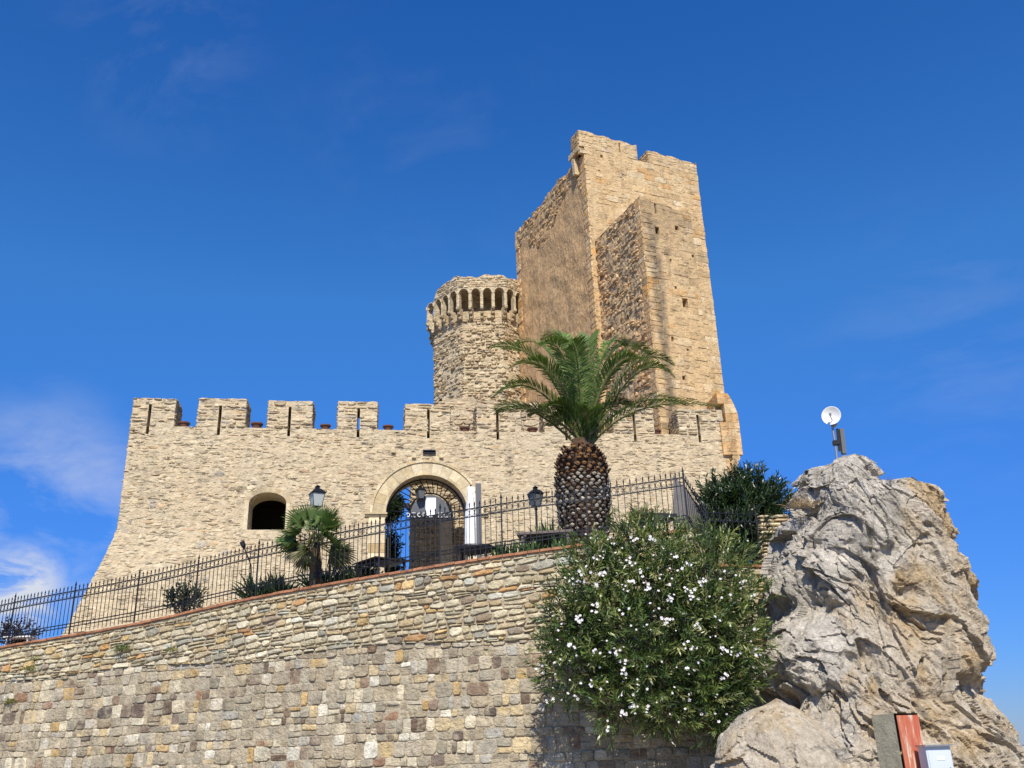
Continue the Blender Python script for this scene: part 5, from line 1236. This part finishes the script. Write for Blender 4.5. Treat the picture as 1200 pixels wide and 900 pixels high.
# ------------------------------------------------------------------ lanterns
M_glass = mat('milky_lantern_glass', (.62, .64, .62), .25, transl=.3)
M_white = mat('white_cloth', (.80, .79, .77), .9, var=.06, vscale=6, bump=.02, bscale=12)
M_glass2 = mat('smoked_lantern_glass', (.16, .17, .17), .2, transl=.2)
def lantern(root, c, s=1.0, glass=None):
    """four tapered panes in an iron frame under a little roof; c = bottom centre"""
    c = Vector(c); h = .40 * s; a0, a1 = .12 * s, .19 * s; rot = Matrix.Rotation(.5, 3, 'Z'); g = MB(); f = MB()
    cor = [Vector(p) for p in ((-1, -1, 0), (1, -1, 0), (1, 1, 0), (-1, 1, 0))]
    lo = [c + rot @ (k * a0) for k in cor]; hi = [c + rot @ (k * a1) + Vector((0, 0, h)) for k in cor]
    g.add(lo + hi, [(i, (i + 1) % 4, 4 + (i + 1) % 4, 4 + i) for i in range(4)] + [(3, 2, 1, 0)])
    for i in range(4):
        f.tube([lo[i], hi[i]], .012 * s, 4); f.tube([lo[i], lo[(i + 1) % 4]], .012 * s, 4); f.tube([hi[i], hi[(i + 1) % 4]], .014 * s, 4)
    r = MB(); prf = ((1.18, 0), (1.05, .03), (.55, .14), (.30, .16), (.30, .21), (.42, .22), (.05, .28))
    vs = [c + rot @ (k * a1 * q) + Vector((0, 0, h + z * s)) for q, z in prf for k in cor]
    r.add(vs, [(j * 4 + i, j * 4 + (i + 1) % 4, j * 4 + 4 + (i + 1) % 4, j * 4 + 4 + i) for j in range(len(prf) - 1) for i in range(4)] + [(3, 2, 1, 0)])
    g.build('glass_panes', glass or M_glass, root); f.build('lantern_frame', M_iron, root); r.build('lantern_roof', M_iron, root)
def lamp_post(px, py, Y, lab, s=1.0, glass=None):
    c = at(px, py, Y); b = terr(px, Y); t = thing('lamp_post', lab, 'street lamp', (c.x, Y, b.z)); mb = MB()
    mb.lathe([(.11, 0), (.11, .12), (.06, .18), (.045, .3), (.035, 1.0), (.05, 1.05), (.03, 1.1), (.028, c.z - b.z - .12), (.05, c.z - b.z - .08), (.02, c.z - b.z - .02), (.09 * s, c.z - b.z)], (c.x, Y, b.z), 10); mb.build('post', M_iron, t); lantern(t, c, s, glass); return t
lamp_post(371, 594, 23.6, 'black lamp post with a pale four sided lantern standing behind the fan palm', .86)
lamp_post(628, 593, 23.4, 'black lamp post with a lantern standing in front of the wall, right of the gate', .78, M_glass2)
# lantern hanging in the gate arch
ph = K.map(K.hit(493, 582)[0], K.hit(493, 582)[1], -.3); hl = thing('hanging_lantern', 'small dark lantern hanging under the crown of the gate arch', 'lantern', ph)
lantern(hl, ph, .8, M_glass2); mb = MB(); mb.tube([Vector(ph) + Vector((0, 0, .62)), (ph[0], ph[1], GATE.spring + math.sqrt(max(.01, 1 - ((K.hit(493, 582)[0] - gcx) / gw) ** 2)) * gw + .05)], .012, 5); mb.build('chain', M_iron, hl)
# spotlight poles
for (a, b, c, Y, lab) in (((296, 706), (294, 662), (284, 636), 23.9, 'thin black spotlight pole leaning left, standing below the arched window'), ((487, 672), (486, 610), (477, 592), 22.8, 'thin black spotlight pole leaning left, standing in front of the gate')):
    A_, B_, C_ = at(*a, Y), at(*b, Y), at(*c, Y); A_.z = terr(a[0], Y).z; t = thing('spotlight_pole', lab, 'spotlight', A_); mb = MB(); mb.tube([A_, B_], .022, 6); mb.tube([B_, B_.lerp(C_, .75)], .018, 6); mb.build('pole', M_iron, t)
    d = (C_ - B_).normalized(); mb = MB(); mb.tube([C_ - d * .16, C_ - d * .1, C_ + d * .02, C_ + d * .03], [.03, .06, .065, .05], 10); mb.build('lamp_head', M_iron, t)

# ------------------------------------------------------------------ gate ironwork and sign
gt = thing('gate_sign', 'dark half round panel with white shield and lettering in the gate arch', 'gate sign', K.map(gcx, GATE.spring, -.5))
def gp(px, py, h=-.5): u, z = K.hit(px, py, h); return Vector(K.map(u, z, h))
su, sz = K.hit(504, 604, -.5); sr = K.hit(527, 604, -.5)[0] - su
gp2 = lambda u, z, h: Vector(K.map(u, z, h))
mb = MB(); n = 20; arc = [(su + sr * math.cos(math.pi * k / n), sz + sr * 1.08 * math.sin(math.pi * k / n)) for k in range(n + 1)]
mb.add([gp2(*p, -.5) for p in arc] + [gp2(*p, -.54) for p in arc], [tuple(range(n + 1)), tuple(range(2 * n + 1, n, -1))] + [(k, n + 1 + k, n + 2 + k, k + 1) for k in range(n)] + [(n, 2 * n + 1, n + 1, 0)])
mb.build('lunette_panel', mat('slate_grey_panel', (.085, .09, .10), .6, var=.15, vscale=3), gt)
shl = [(-.19, .66), (.19, .66), (.19, .12), (.14, .0), (.05, -.07), (-.05, -.07), (-.14, .0), (-.19, .12)]; k_ = sr / .72
mb = MB(); P1 = [gp2(su + (x + .02) * k_, sz + z * k_, -.47) for x, z in shl]; P2 = [gp2(su + (x + .02) * k_, sz + z * k_, -.499) for x, z in shl]
mb.add(P1 + P2, [tuple(range(7, -1, -1)), tuple(range(8, 16))] + [(i, (i + 1) % 8, 8 + (i + 1) % 8, 8 + i) for i in range(8)])
mb.build('shield', mat('white_enamel', (.8, .8, .8), .5), gt)
mb = MB(); 
for z in (-.16, -.10): mb.box(gp2(su, sz + z * k_, -.5), (sr * 2.5, .035, .03), rm)
mb.build('lettering_bar', M_iron, gt)
M_let = mat('white_letters', (.82, .82, .8), .5)
def glyph(strokes, x):
    mb = MB()
    for st in strokes: mb.tube([gp2(x + a * .15, sz - .07 * k_ + b * .16, -.46) for a, b in st], .015, 5)
    mb.build('letter', M_let, gt)
O_ = [[(0.5 + .45 * math.cos(q), .5 + .45 * math.sin(q)) for q in [k * math.pi / 4 for k in range(9)]]]
E_ = [[(1, 0), (0, 0), (0, 1), (1, 1)], [(0, .5), (.8, .5)]]; N_ = [[(0, 0), (0, 1), (1, 1), (1, 0)]]; C_l = [[(1, 1), (0, 1), (0, 0), (1, 0)]]
for i, gph in enumerate((O_, C_l, O_, C_l)): glyph(gph, su - sr * 1.22 + i * .215)
for i, gph in enumerate((E_, C_l, N_)): glyph(gph, su + sr * .42 + i * .22)
mb = MB()
for k in range(1, 20):
    t = math.pi * k / 20; c, s = math.cos(t), math.sin(t)
    p0 = gp2(su + sr * 1.12 * c, sz + sr * 1.2 * s, -.5); p1 = gp2(gcx + (gw - .1) * c, GATE.spring + (gw - .1) * s, -.5); mb.tube([p0, p1], .018, 5)
mb.tube([gp2(gcx + (gw - .04) * math.cos(math.pi * k / 24), GATE.spring + (gw - .04) * math.sin(math.pi * k / 24), -.5) for k in range(25)], .04, 6)
mb.tube([gp2(su + sr * 1.08 * math.cos(math.pi * k / 20), sz + sr * 1.16 * math.sin(math.pi * k / 20), -.5) for k in range(21)], .03, 6)
mb.build('fan_grille', M_iron, gt)
# open leaf of the gate, standing back against the left jamb
ol_ = thing('gate_leaf', 'dark open leaf of the castle gate standing back on the left side of the arch', 'gate', K.map(gcx - gw + .1, zB, -.6))
mb = MB(); q0 = gcx - gw + .08
mb.add([gp2(q0 + du, z, h) for du in (0, .06) for z in (zB, GATE.spring - .1) for h in (-.55, -1.9)], [(0, 1, 3, 2), (4, 6, 7, 5), (0, 4, 5, 1), (2, 3, 7, 6), (0, 2, 6, 4), (1, 5, 7, 3)])
mb.build('leaf_boards', mat('dark_gate_wood', (.03, .025, .02), .8), ol_)

# ------------------------------------------------------------------ terrace furniture
M_black = mat('black_lacquer', (.02, .018, .018), .5)
M_grey = mat('weathered_grey_wood', (.16, .13, .115), .85, var=.25, vscale=5, bump=.01, bscale=30)
def table(name, lab, px, Y, ztop_px, sx, sy, th, m, rz=0, slats=0, rnd_top=False, leg=.03):
    b = terr(px, Y); zt_ = at(px, ztop_px, Y).z - b.z; t = thing(name, lab, 'table', (b.x, Y, b.z), rz)
    mb = MB()
    if rnd_top: mb.lathe([(sx, 0), (sx + .01, th * .5), (sx, th)], (0, 0, zt_ - th), 28)
    elif slats:
        for k in range(slats): mb.box((0, -sy / 2 + sy * (k + .5) / slats, zt_ - th / 2), (sx, sy / slats - .02, th))
        mb.box((-sx * .35, 0, zt_ - th - .025), (.06, sy * .95, .05)); mb.box((sx * .35, 0, zt_ - th - .025), (.06, sy * .95, .05))
    else: mb.box((0, 0, zt_ - th / 2), (sx, sy, th)); mb.box((0, 0, zt_ - th - .012), (sx * .8, sy * .8, .02))
    mb.build('table_top', m, t, world=False)
    kx, ky = (sx * .6, sx * .6) if rnd_top else (sx * .42, sy * .42)
    for x, y in ((-1, -1), (1, -1), (1, 1), (-1, 1)):
        mb = MB(); mb.tube([(x * kx, y * ky, 0), (x * kx * .95, y * ky * .95, zt_ - th - .004)], leg, 6); mb.build('leg', m, t, world=False)
    return t
table('square_table', 'black square table behind the coping at the left jamb of the gate', 448, 22.6, 658, .95, .95, .035, M_black, rz=.7)
table('round_table', 'black round table beside the closed white parasol', 555, 22.0, 642, .50, .50, .07, M_black, rnd_top=True)
table('wooden_table', 'grey slatted wooden table left of the palm trunk', 641, 22.5, 626, 1.35, .8, .06, M_grey, slats=6, rz=-.12, leg=.04)
table('black_table', 'black table at the right corner of the terrace, beside the planter', 778, 21.9, 604, .62, .5, .12, M_black, rz=.3)
# chairs by the round table
def chair(px, Y, rz, lab):
    b = terr(px, Y); t = thing('metal_chair', lab, 'chair', (b.x, Y, b.z), rz, 'dark metal chairs at the round table')
    mb = MB(); mb.box((0, 0, .44), (.40, .40, .03)); mb.build('seat', M_black, t, world=False)
    mb = MB(); mb.tube([(-.17, .18, .44), (-.17, .23, .80), (.17, .23, .80), (.17, .18, .44)], .013, 5)
    for k in range(4): mb.tube([(-.1 + .067 * k, .185, .45), (-.1 + .067 * k, .228, .8)], .008, 4)
    mb.build('backrest', M_black, t, world=False)
    for x in (-.18, .18):
        for y in (-.18, .18): mb = MB(); mb.tube([(x, y, .43), (x * 1.1, y * 1.1, 0)], .013, 5); mb.build('leg', M_black, t, world=False)
    return t
chair(545, 22.9, .3, 'dark metal chair behind the round table, on its left'); chair(566, 23.0, -.4, 'dark metal chair behind the round table, on its right')
# closed parasol
b = terr(553, 22.8); zt1 = at(553, 571, 22.8).z; z0c = at(553, 650, 22.8).z
um = thing('closed_parasol', 'closed white parasol standing folded on the terrace beside the gate', 'parasol', b)
mb = MB(); mb.tube([b, (b.x, b.y, zt1 + .05)], .025, 8); mb.build('pole', M_iron, um)
mb = MB(); n = 24; rows = 12; vs = []
for j in range(rows + 1):
    t = j / rows; z = lerp(z0c, zt1, t); r0 = lerp(.17, .075, t ** 1.6) * (1 if t > .03 else .9)
    for k in range(n):
        a = 2 * math.pi * k / n; r = r0 * (1 + .22 * math.cos(a * 6 + t * 1.2) + .05 * math.sin(a * 3 + t * 9)); vs.append((b.x + r * math.cos(a), b.y + r * math.sin(a), z))
mb.add(vs, [(j * n + k, j * n + (k + 1) % n, (j + 1) * n + (k + 1) % n, (j + 1) * n + k) for j in range(rows) for k in range(n)] + [tuple(rows * n + k for k in range(n))])
mb.build('folded_canopy', M_white, um, smooth=True)
b2 = terr(562, 22.7); zt2 = at(563, 567, 22.7).z
pg = thing('grey_mast', 'square grey parasol mast standing right of the closed white parasol', 'mast', b2)
mb = MB(); mb.box((b2.x, b2.y, (b2.z + zt2) / 2), (.13, .12, zt2 - b2.z)); mb.build('mast_tube', mat('grey_painted_steel', (.10, .10, .105), .5, .2), pg)
mb = MB(); mb.box((b2.x, b2.y, b2.z + .04), (.6, .6, .08)); mb.build('base_plate', M_iron, pg)
# flower planter at the corner
b3 = terr(757, 21.7); pl_ = thing('flower_planter', 'small planter with dark red and pink flowers beside the black table', 'planter', b3)
ztp_ = at(757, 612, 21.7).z; mb = MB(); mb.lathe([(.14, 0), (.2, ztp_ - b3.z - .05), (.23, ztp_ - b3.z - .04), (.23, ztp_ - b3.z), (.2, ztp_ - b3.z)], b3, 14); mb.build('planter_bowl', M_black, pl_)
cc = Vector((b3.x, b3.y, ztp_ + .12)); P = np.array(cc) + nr.normal(size=(420, 3)) * np.array([.11, .09, .08]); D = norm(P - np.array(cc) + np.array([0, 0, .1])); G = np.array([(.16, .04, .035), (.10, .04, .03), (.06, .08, .03), (.55, .40, .42)])[nr.choice(4, 420, p=[.4, .25, .2, .15])]
leaves_np('flowers', P, D, np.cross(D, rand_unit(420)), nr.uniform(.05, .1, 420), np.full(420, .04), G, M_palmleaf, pl_)
# low white table at far left
table('white_table', 'low white garden table beside the purplish shrub at the far left edge', 40, 27.1, 746, .75, .5, .035, M_white, leg=.02)

# ------------------------------------------------------------------ antenna mast on the crag
mb_ = at(982, 552, YR); mt_ = at(975, 497, YR); am = thing('antenna_mast', 'thin mast with white dish and grey panel antenna on the crag', 'antenna', mb_)
M_steel = mat('galvanised_steel', (.32, .33, .35), .45, .7)
mb = MB(); mb.tube([mb_ - Vector((0, 0, .25)), at(979, 520, YR), mt_], .028, 8); mb.build('pole', M_steel, am)
dcen = at(974, 487, YR - .12); dn = (Vector((-3.5, 0, 8)) - dcen).normalized(); q_ = dn.to_track_quat('Z', 'Y').to_matrix()
mb = MB(); mb.lathe([(.001, -.06), (.08, -.055), (.15, -.03), (.205, .0), (.215, .004), (.21, -.012), (.15, -.045), (.08, -.07), (.001, -.075)], dcen, 28, rot=q_, cap=False); mb.build('dish', mat('white_dish', (.78, .77, .72), .5), am, smooth=True)
mb = MB(); mb.tube([dcen + q_ @ Vector((0, -.1, -.04)), dcen + q_ @ Vector((0, -.05, .12)), dcen + q_ @ Vector((0, .0, .13))], .012, 6); mb.box(dcen + q_ @ Vector((0, 0, .12)), (.05, .05, .05), q_); mb.build('feed_horn', M_steel, am)
mb = MB(); mb.box(at(978, 498, YR), (.06, .2, .06)); mb.build('dish_bracket', M_steel, am)
ax_ = (at(988.5, 529, YR) - at(985.5, 503, YR)); rp = ax_.to_track_quat('Z', 'Y').to_matrix()
mb = MB(); mb.box((at(988.5, 531, YR) + at(986, 504, YR)) / 2, (.12, .09, ax_.length * 1.12), rp); mb.build('panel_antenna', mat('dark_grey_plastic', (.10, .11, .11), .5), am)
mb = MB(); mb.box((at(981.5, 528, YR) + at(980.5, 504, YR)) / 2 + Vector((.02, -.02, 0)), (.04, .04, ax_.length), rp); mb.box(at(979.5, 519, YR), (.12, .12, .1)); mb.build('clamp', M_iron, am)
mb = MB(); mb.tube([at(987, 532, YR), at(985, 541, YR - .03), at(984, 552, YR)], .008, 5); mb.build('cable', M_iron, am)

# ------------------------------------------------------------------ painted pillar and meter box at the lower right
YB = 15.6
M_conc = masonry('weathered_concrete', (.46, .42, .32), smear=.5, bump=.01, bscale=30, stain=.15)
t0 = at(1047, 836, YB); t1 = at(1073, 837, YB + .25)
pil = thing('concrete_pillar', 'concrete pillar with a faded red and white painted face, at the foot of the crag', 'pillar', (t0.x, YB, 0))
a_r = math.atan2(.30, t1.x - t0.x) * .0 + .36; PF = Frame((t0.x, YB), a_r); W_ = PF.hit(1076, 840)[0]; 
PLf = Frame((t0.x, YB), a_r - R(90)); dpt = -PLf.hit(1021, 838)[0]; dpt = min(max(dpt, .4), 1.2); zt3 = t0.z
mb = MB()
vs = [PF.map(u, z, h) for u in (0, W_) for z in (-.1, zt3) for h in (0, -dpt)]
mb.add(vs, [(0, 1, 3, 2), (1, 5, 7, 3), (4, 6, 7, 5), (2, 3, 7, 6), (0, 4, 5, 1)], (.50, .46, .36, 1))
mb.build('concrete_body', M_conc, pil)
m = bpy.data.materials.new('flaking_red_paint'); m.use_nodes = True; nt = m.node_tree; b_ = nt.nodes['Principled BSDF']; b_.inputs['Roughness'].default_value = .8
tcn = nt.nodes.new('ShaderNodeTexCoord'); mp = nt.nodes.new('ShaderNodeMapping'); mp.inputs['Scale'].default_value = (9, 9, 1.3); nz = nt.nodes.new('ShaderNodeTexNoise'); nz.inputs['Scale'].default_value = 1.6; nz.inputs['Detail'].default_value = 8; nz.inputs['Roughness'].default_value = .65
rp_ = nt.nodes.new('ShaderNodeValToRGB'); rp_.color_ramp.elements[0].position = .40; rp_.color_ramp.elements[0].color = (.46, .10, .05, 1); rp_.color_ramp.elements[1].position = .66; rp_.color_ramp.elements[1].color = (.70, .60, .48, 1); e = rp_.color_ramp.elements.new(.54); e.color = (.50, .17, .09, 1)
nt.links.new(tcn.outputs['Object'], mp.inputs[0]); nt.links.new(mp.outputs[0], nz.inputs[0]); nt.links.new(nz.outputs[0], rp_.inputs[0]); nt.links.new(rp_.outputs[0], b_.inputs['Base Color'])
mb = MB(); vs = [PF.map(u, z, h) for h in (.004, .016) for (u, z) in ((.04, -.1), (W_ - .01, -.1), (W_ - .01, zt3 - .03), (.04, zt3 - .03))]
mb.add(vs, [(4, 5, 6, 7), (0, 1, 5, 4), (1, 2, 6, 5), (2, 3, 7, 6), (3, 0, 4, 7)]); mb.build('painted_face', m, pil)
YM = 15.3; c0_ = at(1084, 875, YM); c1_ = at(1113, 875, YM)
bx_ = thing('meter_box', 'plain pale grey meter box right of the red painted pillar', 'meter box', ((c0_.x + c1_.x) / 2, YM, 0))
mb = MB(); mb.box(((c0_.x + c1_.x) / 2, YM + .15, c0_.z / 2), (c1_.x - c0_.x, .3, c0_.z)); mb.build('cabinet', mat('pale_grey_enamel', (.55, .60, .64), .5, var=.05), bx_)
mb = MB(); mb.box(((c0_.x + c1_.x) / 2, YM + .13, c0_.z + .012), (c1_.x - c0_.x + .05, .37, .02)); mb.build('lid', M_steel, bx_)
mb = MB(); mb.box(((c0_.x + c1_.x) / 2, YM - .005, c0_.z / 2 - .02), (c1_.x - c0_.x - .05, .01, c0_.z - .08)); mb.build('door', mat('cabinet_door', (.57, .62, .66), .5, var=.05), bx_)
mb = MB(); mb.box(((c0_.x * .45 + c1_.x * .55), YM - .014, c0_.z - .17), (.12, .004, .05)); mb.build('sticker', M_white, bx_)
mb = MB(); mb.tube([(c1_.x - .06, YM - .03, c0_.z - .3), (c1_.x - .06, YM - .03, c0_.z - .38)], .008, 6); mb.build('door_handle', M_iron, bx_)
